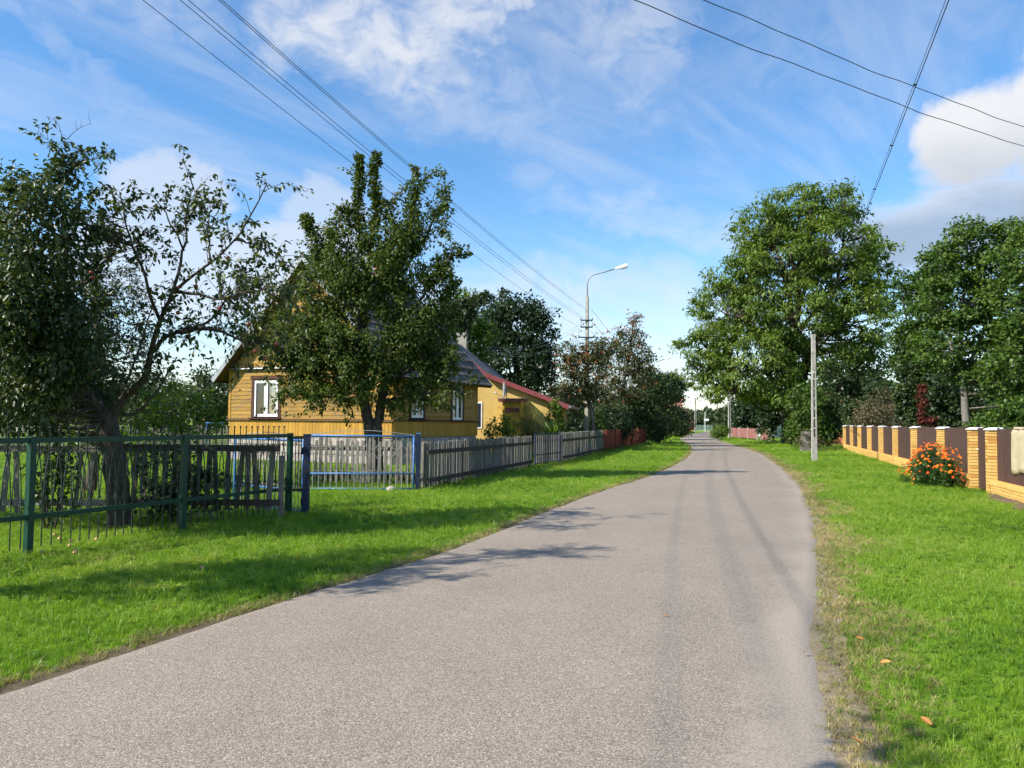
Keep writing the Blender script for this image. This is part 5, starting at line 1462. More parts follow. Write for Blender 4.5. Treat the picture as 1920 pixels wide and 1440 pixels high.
shrub('currant_bush', 'dark leafy bush behind the green fence right of the apple trunk', sp_, 'apple', [(sp_ + Vector((-.15, 0, .75)), (.62, .35, .55)), (sp_ + Vector((.25, .1, .5)), (.45, .3, .40)), (sp_ + Vector((-.35, 0, .40)), (.4, .3, .35))], 85, .16, 22, (.075, .045), 31, 7, 1.0, (0, .7))
sp_ = at(95, 930, 11.4); sp_.z = 0
shrub('currant_bush', 'low dark bush behind the first green fence post', sp_, 'apple', [(sp_ + Vector((0, 0, .65)), (.40, .3, .55))], 36, .15, 18, (.075, .045), 32, 6, 1.0, (0, .8))
sp_ = at(165, 900, 15.5); sp_.z = 0
shrub('young_shrub', 'bright green young shrub in the yard left of the apple trunk', sp_, 'bright', [(sp_ + Vector((0, 0, 1.25)), (.75, .5, .5)), (sp_ + Vector((.6, 0, 1.0)), (.5, .4, .4))], 30, .20, 14, (.13, .08), 33, 6, 1.4, (.1, .8))
sp_ = at(330, 880, 19); sp_.z = 0
shrub('young_shrub', 'yellow green bush right of the apple trunk in front of the orchard', sp_, 'bright', [(sp_ + Vector((-.2, 0, 1.9)), (1.0, .7, .75)), (sp_ + Vector((.55, 0, 1.55)), (.6, .5, .6)), (sp_ + Vector((-.6, 0, 1.2)), (.6, .5, .6))], 90, .22, 16, (.10, .065), 34, 7, 2.0, (0, .7))
sp_ = at(250, 870, 21); sp_.z = 0
shrub('young_shrub', 'darker bush behind the apple trunk', sp_, 'hedge', [(sp_ + Vector((0, 0, 1.6)), (1.3, .8, 1.1))], 90, .26, 20, (.10, .06), 35, 7, 2.0)
for k, (px, py, d, rx, ry, mt, lab) in enumerate([(385, 740, 45, 55, 50, 'hedge', 'rounded green tree at the back of the orchard beside the house'), (320, 735, 52, 60, 42, 'dark', 'dark round tree at the back of the orchard behind the apple limb'),
        (250, 740, 48, 60, 45, 'hedge', 'broad green tree at the back of the orchard behind the apple trunk'), (150, 735, 50, 70, 48, 'dark', 'dark round tree at the back of the orchard behind the plum'), (50, 735, 46, 70, 55, 'hedge', 'green tree at the back of the orchard by the picture edge'), (440, 745, 58, 45, 38, 'hedge', 'low green tree peeping out left of the wooden house')]):
    b0 = at(px, 800, d); b0.z = 0
    T = Tree('orchard_tree', lab, b0, mt, 'bark', 40 + k, (.20, .12), group='trees at the back of the orchard')
    T.limb([b0, b0 + Vector((.1, 0, 1.0)), at(px, py, d)], .12, .04, 8, 6)
    T.lobes([lob(px, py, d, rx, ry), lob(px - rx * .4, py + ry * .5, d, rx * .6, ry * .6), lob(px + rx * .4, py + ry * .4, d, rx * .6, ry * .6)], 100, .6, 34, .7, (0, 1), .2, .35, brad=.015)
    T.finish()

# --- pear tree -----------------------------------------------------------------------------
pb = at(700, 880, 22.0); pb.z = 0
D = 22.0
T = Tree('pear_tree', 'tall shaggy pear tree with twin leafy spires in front of the house', pb, 'pear', 'bark', 51, (.095, .056))
T.limb([pb, at(698, 830, D), at(690, 790, D), at(682, 740, D), at(668, 650, D), at(690, 520, D), at(703, 400, D), at(707, 295, D)], .23, .03, 30, 9, .015)
T.limb([pb + Vector((.12, .05, 0)), at(706, 820, D), at(712, 770, D), at(728, 690, D), at(745, 600, D), at(755, 480, D), at(775, 390, D), at(790, 335, D)], .19, .025, 30, 9, .015)
br = [[(672, 660), (630, 560), (600, 470), (575, 410)], [(690, 540), (672, 420), (673, 295)], [(735, 650), (790, 560), (830, 500), (850, 465)], [(750, 520), (805, 430), (835, 360)],
      [(680, 720), (600, 680), (540, 650)], [(678, 700), (590, 620), (540, 590)], [(720, 720), (800, 680), (850, 660)], [(745, 600), (800, 640), (858, 610)], [(660, 640), (625, 500), (640, 400)], [(690, 760), (620, 745), (560, 740)], [(712, 760), (770, 740), (830, 740)]]
ends = []
for k, b_ in enumerate(br):
    dep = [0, .3, -.3, .8, -.9, .9, -.6, .6, -.8, .7, -.7][k]
    pa = T.limb([at(x, y, D + dep * j / (len(b_) - 1)) for j, (x, y) in enumerate(b_)], .055, .012, 14, 6, .02); ends.append(pa)
# leafy spires and arms: dense sleeves of leaves round upright boughs
def sleeve(pts, n, sp0, d=D, tint=(.1, .9), t0=.0, size=1.0):
    pa = T.limb([at(x, y, d) for x, y in pts], .022, .008, 12, 5, .01)
    T.along(pa, n, sp0 * 1.05, t0, .5, size, tint, 1.0, .7, True)
    T.twigs(pa, 7, sp0 * 1.7, 12, .05, .1, up=.8, rad=.004, droop=.4, tint=tint)
sleeve([(676, 430), (671, 380), (675, 330), (673, 290)], 1300, .13); sleeve([(700, 430), (706, 380), (702, 330), (706, 286)], 1400, .135)
sleeve([(600, 480), (585, 430), (570, 402)], 900, .17); sleeve([(620, 470), (632, 420), (640, 385)], 520, .20); sleeve([(650, 470), (655, 420), (655, 385)], 420, .18)
sleeve([(770, 460), (772, 400), (780, 340)], 1300, .26); sleeve([(735, 460), (730, 410), (722, 375)], 420, .18, D, (.4, 1)); sleeve([(800, 440), (820, 390), (840, 345)], 380, .26)
sleeve([(790, 520), (830, 490), (862, 462)], 560, .22); sleeve([(800, 590), (840, 555), (858, 520)], 420, .2); sleeve([(800, 600), (840, 590), (862, 590)], 260, .16)
sleeve([(720, 410), (742, 370), (765, 350)], 120, .07, D, (.85, 1)); sleeve([(790, 350), (812, 325), (835, 330)], 110, .10, D, (.3, 1)); sleeve([(835, 345), (838, 400), (828, 440)], 200, .13, D, (.3, .95))
sleeve([(845, 480), (868, 478), (882, 472)], 60, .06); sleeve([(770, 345), (780, 325), (774, 312)], 90, .06, D, (.7, 1))
# the broad lower crown of hanging clumps
T.lobes([lob(655, 450, D, 45, 50), lob(765, 430, D, 42, 60), lob(612, 470, D, 38, 45), lob(825, 530, D, 38, 40), lob(715, 450, D, 45, 50), lob(690, 520, D, 95, 60), lob(760, 510, D, 70, 70), lob(620, 545, D, 60, 60), lob(690, 620, D, 120, 75), lob(780, 610, D, 70, 75), lob(600, 640, D, 80, 70), lob(560, 660, D, 55, 50), lob(548, 610, D, 38, 36), lob(588, 520, D, 36, 44), lob(562, 570, D, 32, 36), lob(530, 665, D, 36, 40), lob(650, 700, D, 110, 55), lob(760, 690, D, 85, 60), lob(820, 660, D, 45, 55)],
        700, .28, 80, 1.15, (0, .96), .55, .30, brad=.010)
T.lobes([lob(570, 720, D, 70, 42), lob(650, 745, D - .3, 70, 30), lob(740, 740, D, 60, 30), lob(820, 730, D, 50, 40), lob(520, 650, D, 45, 50)], 110, .20, 34, 1.0, (.1, .96), .6, .2, brad=.007)
for pa in ends: T.twigs(pa, 10, .5, 26, .07, .45, up=.3, droop=.5)
# straggling low twigs in front of the wall
for (x0, y0), (x1, y1) in (((740, 735), (800, 770)), ((770, 730), (850, 775)), ((800, 720), (890, 745)), ((620, 750), (560, 785)), ((660, 750), (640, 790)), ((560, 740), (500, 760)), ((850, 690), (893, 715)), ((720, 750), (745, 785))):
    pa = T.limb([at(x0, y0, D - .2), at((x0 + x1) / 2 + 5, (y0 + y1) / 2 - 6, D - .3), at(x1, y1, D - .4)], .014, .004, 8, 5, .02)
    T.twigs(pa, 9, .30, 13, .05, .2, up=.0, droop=.6, rad=.004)
T.finish()

# --- trees behind the houses ---------------------------------------------------------------
def simple_tree(name, label, base, leafmat, L, n, cr, leaves, leaf, seed, trunk=.25, bark='bark', flat=.65, droop=.25, tint=(0, 1), limbs=None, shell=.4, size=1.0, group=None, brad=.03, fork=.35, cat='tree'):
    base = Vector((base[0], base[1], 0))
    T = Tree(name, label, base, leafmat, bark, seed, leaf, cat=cat, group=group)
    top = max((l[0] for l in L), key=lambda v: v.z); r = random.Random(seed)
    cz = sum(l[0].z for l in L) / len(L)
    c = Vector((sum(l[0].x for l in L) / len(L), sum(l[0].y for l in L) / len(L), cz))
    fk = base + Vector((0, 0, cz * fork))
    T.limb([base + Vector((0, 0, -.1)), fk, c, top], trunk, trunk * .2, 20, 8, trunk * .06)
    for l in L:
        mid = fk.lerp(l[0], .5) + Vector((0, 0, .06 * cz))
        T.limb([fk + Vector((0, 0, r.random() * cz * .2)), mid, l[0]], trunk * .4, trunk * .10, 12, 6, trunk * .06)
    T.lobes(L, n, cr, leaves, flat, tint, droop, shell, size, brad=brad)
    T.finish()
    return T
simple_tree('acacia_tree', 'light green tree rising behind the wooden house roof', at(862, 800, 46), 'bright', [lob(862, 590, 46, 48, 48), lob(885, 640, 46, 38, 45), lob(840, 620, 46, 40, 50)], 130, .7, 40, (.26, .12), 61, .2, tint=(0, .6))
simple_tree('walnut_tree', 'dark broad tree behind the yellow house', at(972, 800, 56), 'dark', [lob(970, 600, 56, 48, 48), lob(930, 620, 56, 40, 50), lob(1008, 625, 56, 34, 50), lob(965, 680, 56, 72, 55), lob(1010, 690, 56, 35, 50), lob(945, 570, 56, 20, 25), lob(905, 660, 56, 30, 45)], 330, .80, 54, (.26, .14), 62, .3, tint=(0, .85))
T = Tree('spruce_tree', 'dark tree with long level boughs behind the cottage roof', at(815, 800, 42), 'dark', 'bark', 63, (.20, .09))
b0 = T.loc
T.limb([b0, at(815, 600, 42), at(812, 560, 42)], .2, .05, 10, 7)
for (x, y) in ((935, 552), (915, 590), (890, 570), (870, 610)):
    pa = T.limb([at(815, y + 25, 42), at((815 + x) / 2, y + 8, 42), at(x, y, 42)], .05, .012, 12, 6, .03)
    T.twigs(pa, 22, .55, 40, .12, .15, up=.1, droop=.3)
T.finish()
# rowans with berries
for k, (px, d, L, n, lab) in enumerate([(1112, 45.0, [lob(1095, 690, 45, 42, 45), lob(1125, 660, 45, 40, 38), lob(1070, 665, 45, 25, 32), lob(1080, 735, 45, 35, 30), lob(1115, 735, 45, 32, 28)], 170, 'rowan tree with orange berries left of the street lamp pole'),
        (1165, 54, [lob(1160, 680, 54, 45, 55), lob(1190, 660, 54, 38, 50), lob(1175, 620, 54, 22, 24), lob(1200, 700, 54, 34, 45), lob(1150, 740, 54, 40, 40), lob(1190, 600, 54, 12, 14)], 210, 'bigger rowan tree with rusty berries right of the street lamp pole'),
        (1050, 55, [lob(1050, 735, 55, 26, 28), lob(1065, 750, 55, 25, 25)], 50, 'small reddish rowan tree behind the yellow house corner')]):
    b0 = at(px, 810, d); b0.z = 0
    T = simple_tree('rowan_tree', lab, b0, 'rowan', L, n, .42, 34, (.20, .085), 64 + k, .13, 'bark_grey', .7, .45, (0, 1), shell=.2, group='rowan trees', brad=.02)
    bm = MB()
    for j in range(150 if k < 2 else 60):
        l = L[random.randrange(len(L))]; v = Vector(np.random.default_rng(900 + j + 200 * k).normal(0, .55, 3))
        c = l[0] + Vector((v.x * l[1][0], v.y * l[1][1], v.z * l[1][2])) - b0
        for q in range(6): bm.ball((c.x + random.uniform(-.10, .10), c.y + random.uniform(-.10, .10), c.z + random.uniform(-.06, .06)), .030, 5, 3)
    tag(bm.build('berries', M['berry'], T.t), kind='stuff')
# garden planting by the yellow house
def spot(px, d):
    p = at(px, 800, d); p.z = 0; return p
p = spot(938, 34.5); shrub('garden_shrub', 'bright green rose shrub in front of the yellow wall', p, 'bright', [(p + Vector((0, 0, 1.05)), (.75, .5, .75)), (p + Vector((.25, 0, 1.45)), (.35, .3, .4))], 80, .2, 18, (.11, .065), 71, 7, 1.5, (0, .75))
p = spot(992, 36.5); T = Tree('tamarisk', 'feathery pale green tamarisk in front of the yellow porch', p, 'tamarisk', 'bark', 72, (.10, .016), cat='shrub')
for k in range(26):
    a = random.random() * 6.283; e = random.uniform(.3, 1.2)
    pa = T.limb([p, p + Vector((e * .35 * math.cos(a), e * .35 * math.sin(a), 1.1)), p + Vector((e * math.cos(a), e * math.sin(a), random.uniform(1.4, 2.4)))], .012, .003, 8, 4, .02)
    T.twigs(pa, 9, .40, 24, .05, .25, up=.5, rad=.003, droop=.1)
T.finish('foliage', 'stems')
p = spot(1040, 38.0)
T = Tree('thuja', 'yellow green conical thuja at the yellow house corner', p, 'thuja', 'bark', 73, (.13, .055), cat='shrub')
T.limb([p, p + Vector((0, 0, 2.5))], .05, .01, 8, 6)
for k in range(150):
    z = .15 + 2.35 * random.random(); rr = .78 * (1 - z / 2.75) ** .8; a = random.random() * 6.283
    c = T.loc + Vector((rr * .8 * math.cos(a), rr * .8 * math.sin(a), z))
    T.lobes([(c, (.02, .02, .02))], 1, .18, 20, 1.3, (0, 1), -.5, .9, brad=.008)
T.finish()
p = spot(1034, 35.0); T = Tree('broadleaf_plant', 'broad leaved green plant behind the dark wicket gate', p, 'weed', 'bark', 74, (.55, .12), cat='plant', fine=True)
T.limb([p, p + Vector((0, 0, 1.1))], .02, .012, 5, 5); T.along([Vector((0, 0, .8)), Vector((0, 0, 1.2))], 22, .04, 0, -.35, 1.0, (.0, .5)); T.finish('leaves', 'stem')
p = spot(1118, 47.0); shrub('thuja_bush', 'bright green rounded thuja between the rowan trunks', p, 'thuja', [(p + Vector((0, 0, 1.4)), (.7, .6, 1.4))], 90, .3, 24, (.15, .05), 75, 4, 2.6, (0, .6), cat='shrub')
p = spot(1075, 52.0); shrub('lilac_bush', 'dark lilac bush right of the yellow house', p, 'dark', [(p + Vector((0, 0, 1.7)), (1.2, .9, 1.5))], 110, .35, 26, (.15, .10), 76, 6, 3.0, (0, .9))
p = spot(1150, 50.0); shrub('lilac_bush', 'dark green bush right of the bigger rowan trunk', p, 'dark', [(p + Vector((0, 0, 1.5)), (1.3, .9, 1.4))], 110, .35, 26, (.15, .10), 77, 6, 2.6, (0, .9))
# roadside bushes beyond the red fence
for k, (px, d, L, n, lf, mt, lab) in enumerate([
    (1180, 62, [lob(1180, 770, 62, 40, 45), lob(1205, 740, 62, 36, 45), lob(1215, 790, 62, 22, 28)], 170, (.22, .12), 'hedge', 'tall dusty green bush behind the red plank fence'),
    (1236, 64, [lob(1234, 800, 64, 18, 26), lob(1226, 812, 64, 14, 18)], 70, (.18, .09), 'dark', 'black green bush at the end of the red fence'),
    (1230, 76, [lob(1228, 745, 76, 32, 50), lob(1250, 770, 76, 26, 45), lob(1215, 720, 76, 20, 30)], 180, (.26, .14), 'hedge', 'tall dull green tree left of the far street lamp'),
    (1268, 92, [lob(1266, 790, 92, 20, 32), lob(1278, 800, 92, 14, 22)], 100, (.28, .16), 'hedge', 'roadside bush below the pink house'),
    (1277, 100, [lob(1278, 788, 100, 10, 24), lob(1284, 797, 100, 8, 16)], 70, (.28, .16), 'smoke', 'brownish bush at the road bend'),
    (1262, 112, [lob(1255, 728, 112, 24, 28), lob(1272, 735, 112, 16, 26), lob(1240, 730, 112, 20, 24)], 130, (.4, .2), 'dark', 'dark round tree behind the pink house'),
    (1288, 135, [lob(1290, 792, 135, 6, 10)], 24, (.35, .2), 'hedge', 'small bush at the very end of the left roadside')]):
    p = spot(px, d); simple_tree('roadside_tree', lab, p, mt, L, n, .8 if d > 60 else .6, 36, lf, 80 + k, .12, group='trees and bushes along the left roadside', fork=.3)

# --- big ash on the right --------------------------------------------------------------------
D = 65.0
p = spot(1478, D)
T = Tree('ash_tree', 'huge spreading ash tree on the right side of the road', p, 'ash', 'bark', 91, (.34, .135))
T.limb([p + Vector((0, 0, -.2)), at(1477, 790, D), at(1480, 740, D), at(1490, 640, D), at(1500, 540, D), at(1515, 430, D), at(1530, 370, D)], .62, .06, 24, 10, .03)
T.limb([p + Vector((.5, .2, -.2)), at(1492, 780, D), at(1510, 700, D), at(1545, 600, D), at(1575, 500, D), at(1585, 410, D)], .45, .06, 20, 9, .03)
AL = [(1500, 395, 85, 55), (1575, 385, 38, 48), (1430, 425, 62, 50), (1560, 470, 95, 65), (1470, 490, 100, 55), (1640, 495, 42, 58), (1390, 520, 62, 48), (1350, 575, 55, 50), (1480, 590, 130, 70), (1600, 600, 72, 80), (1325, 645, 48, 48), (1410, 670, 95, 62), (1545, 690, 90, 65), (1312, 700, 32, 40), (1640, 690, 42, 65), (1380, 725, 70, 30), (1470, 735, 80, 26), (1640, 560, 36, 40)]
for (x, y, rx, ry) in AL:
    T.limb([at(1484, min(760, y + 150), D), at((1484 + x) / 2, y + 45, D + random.uniform(-2, 2)), at(x, y + 8, D + random.uniform(-3, 3))], .20, .04, 14, 6, .06)
T.lobes([(at(x, y, D + random.uniform(-1.5, 1.5)), (rx * D / FPX, rx * .95 * D / FPX + .6, ry * D / FPX)) for x, y, rx, ry in AL], 1300, .80, 58, .55, (0, 1), .5, .38, brad=.05, jit=.6)
T.finish()
# ivy and saplings at its foot, old trunk stump
for k, (px, d, L, n, mt, lf, lab) in enumerate([
    (1515, 55, [lob(1512, 770, 55, 36, 60), lob(1500, 810, 55, 32, 28), lob(1530, 800, 55, 26, 40)], 170, 'maple', (.20, .14), 'thick leafy saplings right of the ash trunk'),
    (1450, 72, [lob(1440, 790, 72, 20, 36), lob(1455, 770, 72, 22, 36)], 80, 'dark', (.24, .15), 'dark saplings left of the ash trunk'),
    (1555, 56, [lob(1556, 790, 56, 26, 40), lob(1570, 770, 56, 26, 36)], 100, 'hedge', (.20, .12), 'leafy bush behind the far end of the brick fence'),
    (1590, 60, [lob(1600, 740, 60, 36, 36), lob(1570, 720, 60, 36, 40), lob(1630, 730, 60, 36, 40)], 130, 'dark', (.26, .15), 'dark tree between the ash and the orange brick house')]):
    p = spot(px, d); simple_tree('sapling_clump', lab, p, mt, L, n, .6, 34, lf, 95 + k, .10, fork=.2, group='saplings round the ash')
sp_ = spot(1513, 47.5)
sm = thing('ivy_stump', 'brown thicket covered stump left of the slotted concrete pole', 'stump', sp_)
b = MB(); nn = 14
for zz, rr in ((-.05, .40), (.3, .34), (.8, .30), (1.15, .30)):
    for j in range(nn): 
        a = 6.283 * j / nn; q = rr * (1 + .12 * math.sin(3 * a) + random.uniform(-.07, .07)); b.v.append((q * math.cos(a), q * math.sin(a), zz + random.uniform(-.05, .05)))
for i in range(3):
    for j in range(nn): b.f.append((i * nn + j, i * nn + (j + 1) % nn, (i + 1) * nn + (j + 1) % nn, (i + 1) * nn + j))
b.f.append(tuple(3 * nn + j for j in range(nn)))
b.build('trunk', M['bark_grey'], sm)
shrub('bramble_thicket', 'brown bramble thicket growing over the stump', sp_ + Vector((0, .1, 0)), 'smoke', [(sp_ + Vector((0, 0, .8)), (.62, .6, .7)), (sp_ + Vector((.5, 0, .4)), (.5, .5, .4))], 60, .2, 24, (.10, .05), 101, 6, 1.2, cat='bramble')
# --- hedge and trees behind the pale red fence --------------------------------------------------
for k, (px, d, L, n, mt, lf, lab) in enumerate([
    (1400, 92, [lob(1400, 765, 92, 30, 32), lob(1420, 785, 92, 26, 24), lob(1385, 785, 92, 22, 28)], 150, 'dark', (.32, .2), 'dark dense tree behind the pale red fence'),
    (1358, 98, [lob(1358, 788, 98, 10, 22), lob(1366, 792, 98, 14, 24)], 90, 'hedge', (.30, .18), 'tall hedge tree beside the slotted pole at the road bend'),
    (1352, 84, [lob(1352, 808, 84, 16, 10), lob(1344, 815, 84, 10, 6)], 46, 'weed', (.22, .10), 'low green weeds at the foot of the hedge by the road bend'),
    (1430, 100, [lob(1432, 765, 100, 26, 34)], 70, 'hedge', (.32, .18), 'green tree behind the short fence panel')]):
    p = spot(px, d); simple_tree('hedge_tree', lab, p, mt, L, n, .8 if d > 85 else .4, 34, lf, 110 + k, .12, fork=.3, group='hedge trees by the pale red fence')

# --- garden behind the brick fence -------------------------------------------------------------
simple_tree('maple_tree', 'maple tree with dark hanging branches right of the ash', spot(1720, 47), 'maple', [lob(1725, 555, 47, 36, 46), lob(1730, 640, 47, 45, 56), lob(1712, 700, 47, 34, 45), lob(1694, 640, 47, 22, 50), lob(1690, 540, 47, 16, 26), lob(1755, 520, 47, 36, 34), lob(1745, 720, 47, 42, 50)], 360, .58, 54, (.17, .14), 121, .24, 'bark', tint=(0, .75))
T = Tree('maple_tree', 'tall maple tree with a pale leaning trunk behind the brick fence', spot(1812, 36), 'maple', 'bark_grey', 122, (.15, .125))
D = 36.0; b0 = T.loc
T.limb([b0, at(1808, 740, D), at(1800, 690, D), at(1803, 600, D), at(1812, 500, D), at(1815, 440, D)], .20, .03, 20, 8, .02)
T.limb([at(1806, 720, D), at(1835, 640, D), at(1870, 560, D), at(1890, 470, D)], .12, .02, 14, 7, .02)
T.limb([at(1800, 690, D), at(1770, 600, D), at(1765, 500, D)], .09, .02, 12, 6, .02)
T.lobes([lob(1815, 455, D, 55, 42), lob(1765, 500, D, 45, 45), lob(1870, 500, D, 55, 50), lob(1800, 560, D, 80, 60), lob(1890, 590, D, 60, 70), lob(1770, 640, D, 50, 60), lob(1850, 680, D, 70, 60), lob(1900, 440, D, 40, 30), lob(1900, 720, D, 50, 60)], 480, .48, 56, .6, (0, .95), .35, .4, brad=.02)
T.finish()
simple_tree('maple_tree', 'maple tree at the right edge of the picture', spot(1960, 31), 'maple', [lob(1930, 480, 31, 70, 60), lob(1960, 600, 31, 90, 90), lob(1905, 690, 31, 60, 60), lob(1990, 720, 31, 80, 70), lob(1935, 770, 31, 60, 45)], 400, .44, 50, (.14, .12), 123, .2, 'bark', tint=(.05, 1))
for k, (px, d, L, n, mt, lf, lab) in enumerate([
    (1650, 44, [lob(1650, 780, 44, 45, 32), lob(1665, 755, 44, 40, 28), lob(1630, 795, 44, 30, 20)], 150, 'smoke', (.13, .06), 'reddish brown smoke bush behind the brick fence'),
    (1703, 37, [lob(1700, 740, 37, 22, 60), lob(1712, 770, 37, 24, 40)], 100, 'hedge', (.15, .11), 'leafy climber column behind the brick fence'),
    (1735, 33, [lob(1729, 755, 33, 9, 26), lob(1742, 790, 33, 16, 12), lob(1730, 728, 33, 6, 8)], 44, 'creeper', (.10, .07), 'red creeper growing up behind the brown fence boards'),
    (1780, 40, [lob(1785, 770, 40, 55, 45), lob(1760, 745, 40, 40, 50), lob(1820, 760, 40, 40, 50)], 170, 'dark', (.18, .12), 'dark undergrowth bush under the maple trees'),
    (1885, 25, [lob(1880, 790, 25, 45, 26), lob(1915, 775, 25, 35, 34), lob(1845, 805, 25, 40, 16)], 90, 'maple', (.12, .08), 'bright hazel bush behind the fence by the blanket'),
    (1600, 52, [lob(1606, 780, 52, 26, 36)], 50, 'hedge', (.18, .12), 'bush in front of the orange brick house'),
    (1665, 55, [lob(1660, 748, 55, 40, 32)], 70, 'dark', (.26, .16), 'dark tree filling the gap between ash and maples'),
    (1850, 44, [lob(1850, 740, 44, 70, 70), lob(1920, 740, 44, 60, 80)], 170, 'dark', (.24, .16), 'dark shady tree behind the maples')]):
    p = spot(px, d); simple_tree('garden_bush', lab, p, mt, L, n, .11 if mt == 'creeper' else .26 if d < 40 else .5, 34, lf, 130 + k, .06, fork=.3, group='bushes behind the brick fence', brad=.012)
# --- trees that close the view ------------------------------------------------------------------
for k, (px, py, d, rx, ry) in enumerate([(1290, 784, 260, 30, 8), (1330, 782, 280, 36, 9), (1375, 778, 250, 30, 14), (1306, 793, 215, 14, 7), (1342, 791, 210, 14, 8), (1420, 770, 200, 40, 26), (1500, 760, 180, 50, 36), (1580, 755, 170, 50, 40),
        (1650, 760, 150, 60, 40), (1740, 760, 140, 60, 40), (1840, 755, 130, 70, 45), (1940, 750, 120, 70, 50), (1200, 775, 170, 40, 24), (1120, 765, 140, 50, 30), (1040, 765, 130, 50, 34), (930, 760, 130, 60, 36), (-40, 760, 80, 80, 40), (60, 768, 95, 70, 30), (180, 768, 95, 70, 30), (300, 768, 100, 60, 28), (410, 768, 110, 50, 26)]):
    p = spot(px, d); k_ = d / FPX
    wh = ['at the far end of the road', 'far behind the white roofed cottage', 'far right of the road end', 'left of the far signboard', 'right of the far signboard', 'far behind the pale red fence', 'far behind the ash trunk', 'far behind the orange brick house', 'far behind the smoke bush', 'far behind the red creeper', 'far behind the tall maple', 'far behind the right edge maple', 'far behind the roadside bushes', 'far behind the rowans', 'far behind the lilac bush', 'far behind the walnut tree', 'far left outside the apple trees', 'far behind the dense apple tree', 'far behind the plum tree', 'far behind the bare apple limb', 'far left of the wooden house'][k]
    T = Tree('distant_tree', 'hazy green distant tree ' + wh, p, 'far', 'bark', 150 + k, (.006 * d, .004 * d), group='distant trees closing the view')
    T.limb([p, at(px, py, d)], .3, .1, 4, 5)
    T.lobes([lob(px, py, d, rx, ry), lob(px - rx * .5, py + ry * .4, d, rx * .6, ry * .6), lob(px + rx * .5, py + ry * .35, d, rx * .6, ry * .65), (Vector((p.x, p.y, 1.2)), (rx * k_ * .9, rx * k_ * .5, 1.4))], 90, rx * k_ * .22, 22, .8, (0, 1), .1, .4, branch=False)
    T.finish()
# roadside tree beside the photographer, whose shadow reaches the picture's lower right corner
p = Vector((-6.6, -2.2, 0))
simple_tree('lime_tree', 'roadside lime tree beside the photographer, only its shadow falls into the picture', p, 'dark', [(Vector((-3.15, 1.35, 4.5)), (.7, .5, .35)), (Vector((-5.4, -2.2, 5.2)), (1.6, 1.4, 1.4)), (Vector((-6.5, -3.0, 5.8)), (1.8, 1.8, 1.8))], 130, .38, 34, (.11, .08), 160, .16)

# ------------------------------------------------------------------ marigolds, windfalls, leaves, weeds
mc = Vector(bp(2.6, .80) + (0,))
mg = Tree('marigold_bush', 'big bush of orange marigolds growing in front of the brick fence', mc, 'marigold', 'bark', 171, (.085, .024), cat='flowers')
ux = BFd; uy = Vector((-BFd.y, BFd.x, 0))
RU, RV, RW = 1.0, .78, 1.12
for k in range(16):
    e = ux * random.uniform(-.7, .7) + uy * random.uniform(-.3, .4)
    mg.limb([mc + e * .25, mc + e * .7 + Vector((0, 0, .4)), mc + e + Vector((0, 0, .8))], .010, .004, 6, 4, .01)
def on_bush(k):
    """random point on the bush's outer skin and its outward direction"""
    th = random.random() * 6.283; z = random.uniform(.05, 1.0); r = math.sqrt(max(0, 1 - z * z))
    bump = 1 + .12 * math.sin(th * 5 + z * 7) + .09 * math.sin(th * 11 + 2) + random.gauss(0, .05)
    p = ux * (RU * r * math.cos(th) * bump * k) + uy * (max(-.52, RV * r * math.sin(th) * bump) * k) + Vector((0, 0, RW * z * (.9 + .1 * bump) * k))
    n = (ux * (r * math.cos(th) / RU) + uy * (r * math.sin(th) / RV) + Vector((0, 0, z / RW))).normalized()
    return p, n
Lm = []
for k in range(120):
    p, n = on_bush(random.uniform(.45, .88)); Lm.append((mc + p, (.12, .12, .12)))
mg.lobes(Lm, 330, .12, 26, 1.0, (0, 1), .1, .2, brad=.004)
mo = mg.finish('foliage', 'stems')
fb = MB()
for k in range(9):
    a = 6.283 * k / 9; fb.hexa([(0, 0, 0), (.036 * math.cos(a - .36), .036 * math.sin(a - .36), .006), (.042 * math.cos(a), .042 * math.sin(a), .012), (.036 * math.cos(a + .36), .036 * math.sin(a + .36), .006), (0, 0, .012), (.030 * math.cos(a - .3), .030 * math.sin(a - .3), .016), (.034 * math.cos(a), .034 * math.sin(a), .022), (.030 * math.cos(a + .3), .030 * math.sin(a + .3), .016)])
fb.ball((0, 0, .014), .020, 6, 4)
fl_me = [fb.mesh('flower', M['petal_orange']), fb.mesh('flower', M['petal_red'])]
for k in range(290):
    p, n = on_bush(random.uniform(.94, 1.06))
    if p.z < .25 and random.random() < .7: continue
    n = (n + Vector((random.gauss(0, .25), random.gauss(0, .25), .45))).normalized()
    o = link('flower', fl_me[0] if random.random() < .55 else fl_me[1], mo, p); o.rotation_euler = n.to_track_quat('Z', 'Y').to_euler(); s_ = random.uniform(.45, 1.1); o.scale = (s_, s_, s_)
wa = MB().ball((0, 0, .018), .028, 8, 6, (1, 1, .9)).mesh('windfall_apple', M['apple_fallen'], True)
for k in range(9):
    p = G(random.uniform(60, 230), random.uniform(1005, 1060)) if k < 8 else G(random.uniform(280, 520), random.uniform(1000, 1120))
    o = link('windfall_apple', wa, None, p + Vector((0, 0, .015)))
    tag(o, 'small fallen apple lying in the grass near the green fence', 'apple', 'fallen apples in the grass')
lb = MB(); lb.v = [(0, -.06, .0), (.028, -.02, .012), (.022, .03, .014), (0, .06, .004), (-.022, .03, .016), (-.028, -.02, .014)]; lb.f = [(0, 1, 2, 3), (0, 3, 4, 5)]
lf_me = lb.mesh('fallen_leaf', M['dead_leaf'])
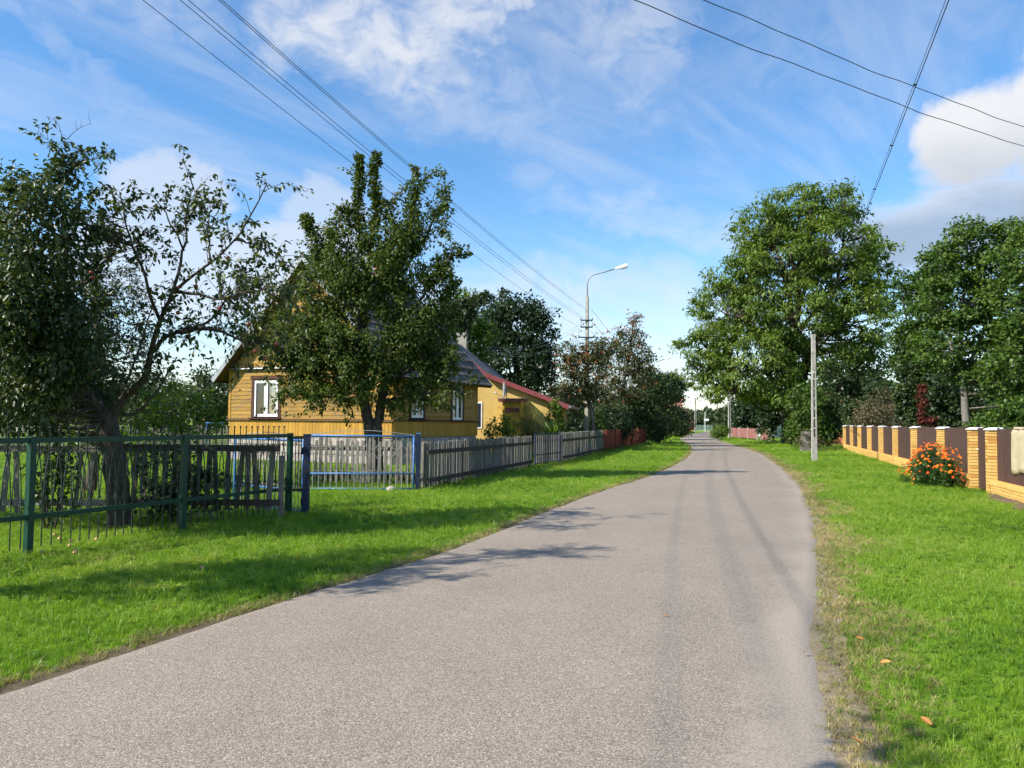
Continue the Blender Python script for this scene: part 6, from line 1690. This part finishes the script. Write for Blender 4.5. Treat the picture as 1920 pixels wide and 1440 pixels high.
for (px, py), lab in [((1737, 1363), 'rusty orange dead leaf standing in the right verge grass'), ((1660, 1250), 'yellow dead leaf on the right verge'), ((1612, 1205), 'small tan dead leaf near the right road edge'), ((1700, 1095), 'brown dead leaf farther up the right verge'), ((1606, 1400), 'tan dead leaf at the lower end of the right verge'), ((1508, 1235), 'small brown leaf on the asphalt edge'), ((1250, 1165), 'tiny dark leaf lying in the middle of the road')]:
    o = link('fallen_leaf', lf_me, None, G(px, py) + Vector((0, 0, .03))); tag(o, lab, 'leaf', 'fallen leaves')
    o.rotation_euler = (random.uniform(-.5, .9), random.uniform(-.5, .5), random.uniform(0, 6)); o.scale = (.6, .6, .6)
    if px < 1560: o.location.z = .045; o.rotation_euler = (0, .1, random.uniform(0, 6)); o.scale = (.4, .4, .4)
# weeds along the fence feet
def weeds(label, pts, seed, leaf=(.16, .03)):
    T = Tree('weeds', label, (pts[0][0], pts[0][1], 0), 'weed', 'bark', seed, leaf, cat='weeds')
    for (x, y, n, h) in pts:
        c = np.array([x, y, 0]) - np.array(tuple(T.loc))
        P = c + T.r.normal(0, .10, (n, 3)) * np.array([1, 1, 0]) + np.array([0, 0, .01]) + np.abs(T.r.normal(0, h * .3, (n, 1))) * np.array([0, 0, 1])
        A = unit_rows(T.r.normal(0, .6, (n, 3)) + np.array([0, 0, .9])); N = unit_rows(T.r.normal(0, 1, (n, 3)))
        T.add_leaves(P, A, N, .5 + .8 * T.r.random(n), T.r.random(n))
    o = T.finish('blades', wood=False); o['kind'] = 'stuff'
def run(a, b, n, nl, h, off=.12):
    a = Vector(a); b = Vector(b); v = (b - a).normalized(); nrm = Vector((v.y, -v.x, 0)); out = []
    for k in range(n):
        q = a.lerp(b, random.random()) + nrm * random.uniform(-off * .3, off); out.append((q.x, q.y, nl, h))
    return out
weeds('tall weeds behind the sunlit pickets of the gate yard', run(at(565, 900, 21.2).xy.to_3d(), at(792, 900, 20.6).xy.to_3d(), 40, 34, .35, .5), 181)
weeds('weeds along the foot of the roadside picket fence', run(RF0, RF2, 60, 10, .08, .15), 182)
weeds('tall grass under the far end of the brick fence and the stump', run(spot(1485, 50), spot(1585, 50), 50, 26, .25, 1.5), 183)
weeds('weeds at the foot of the red plank fence', run(RF2, RF3, 40, 14, .12, .3), 184)
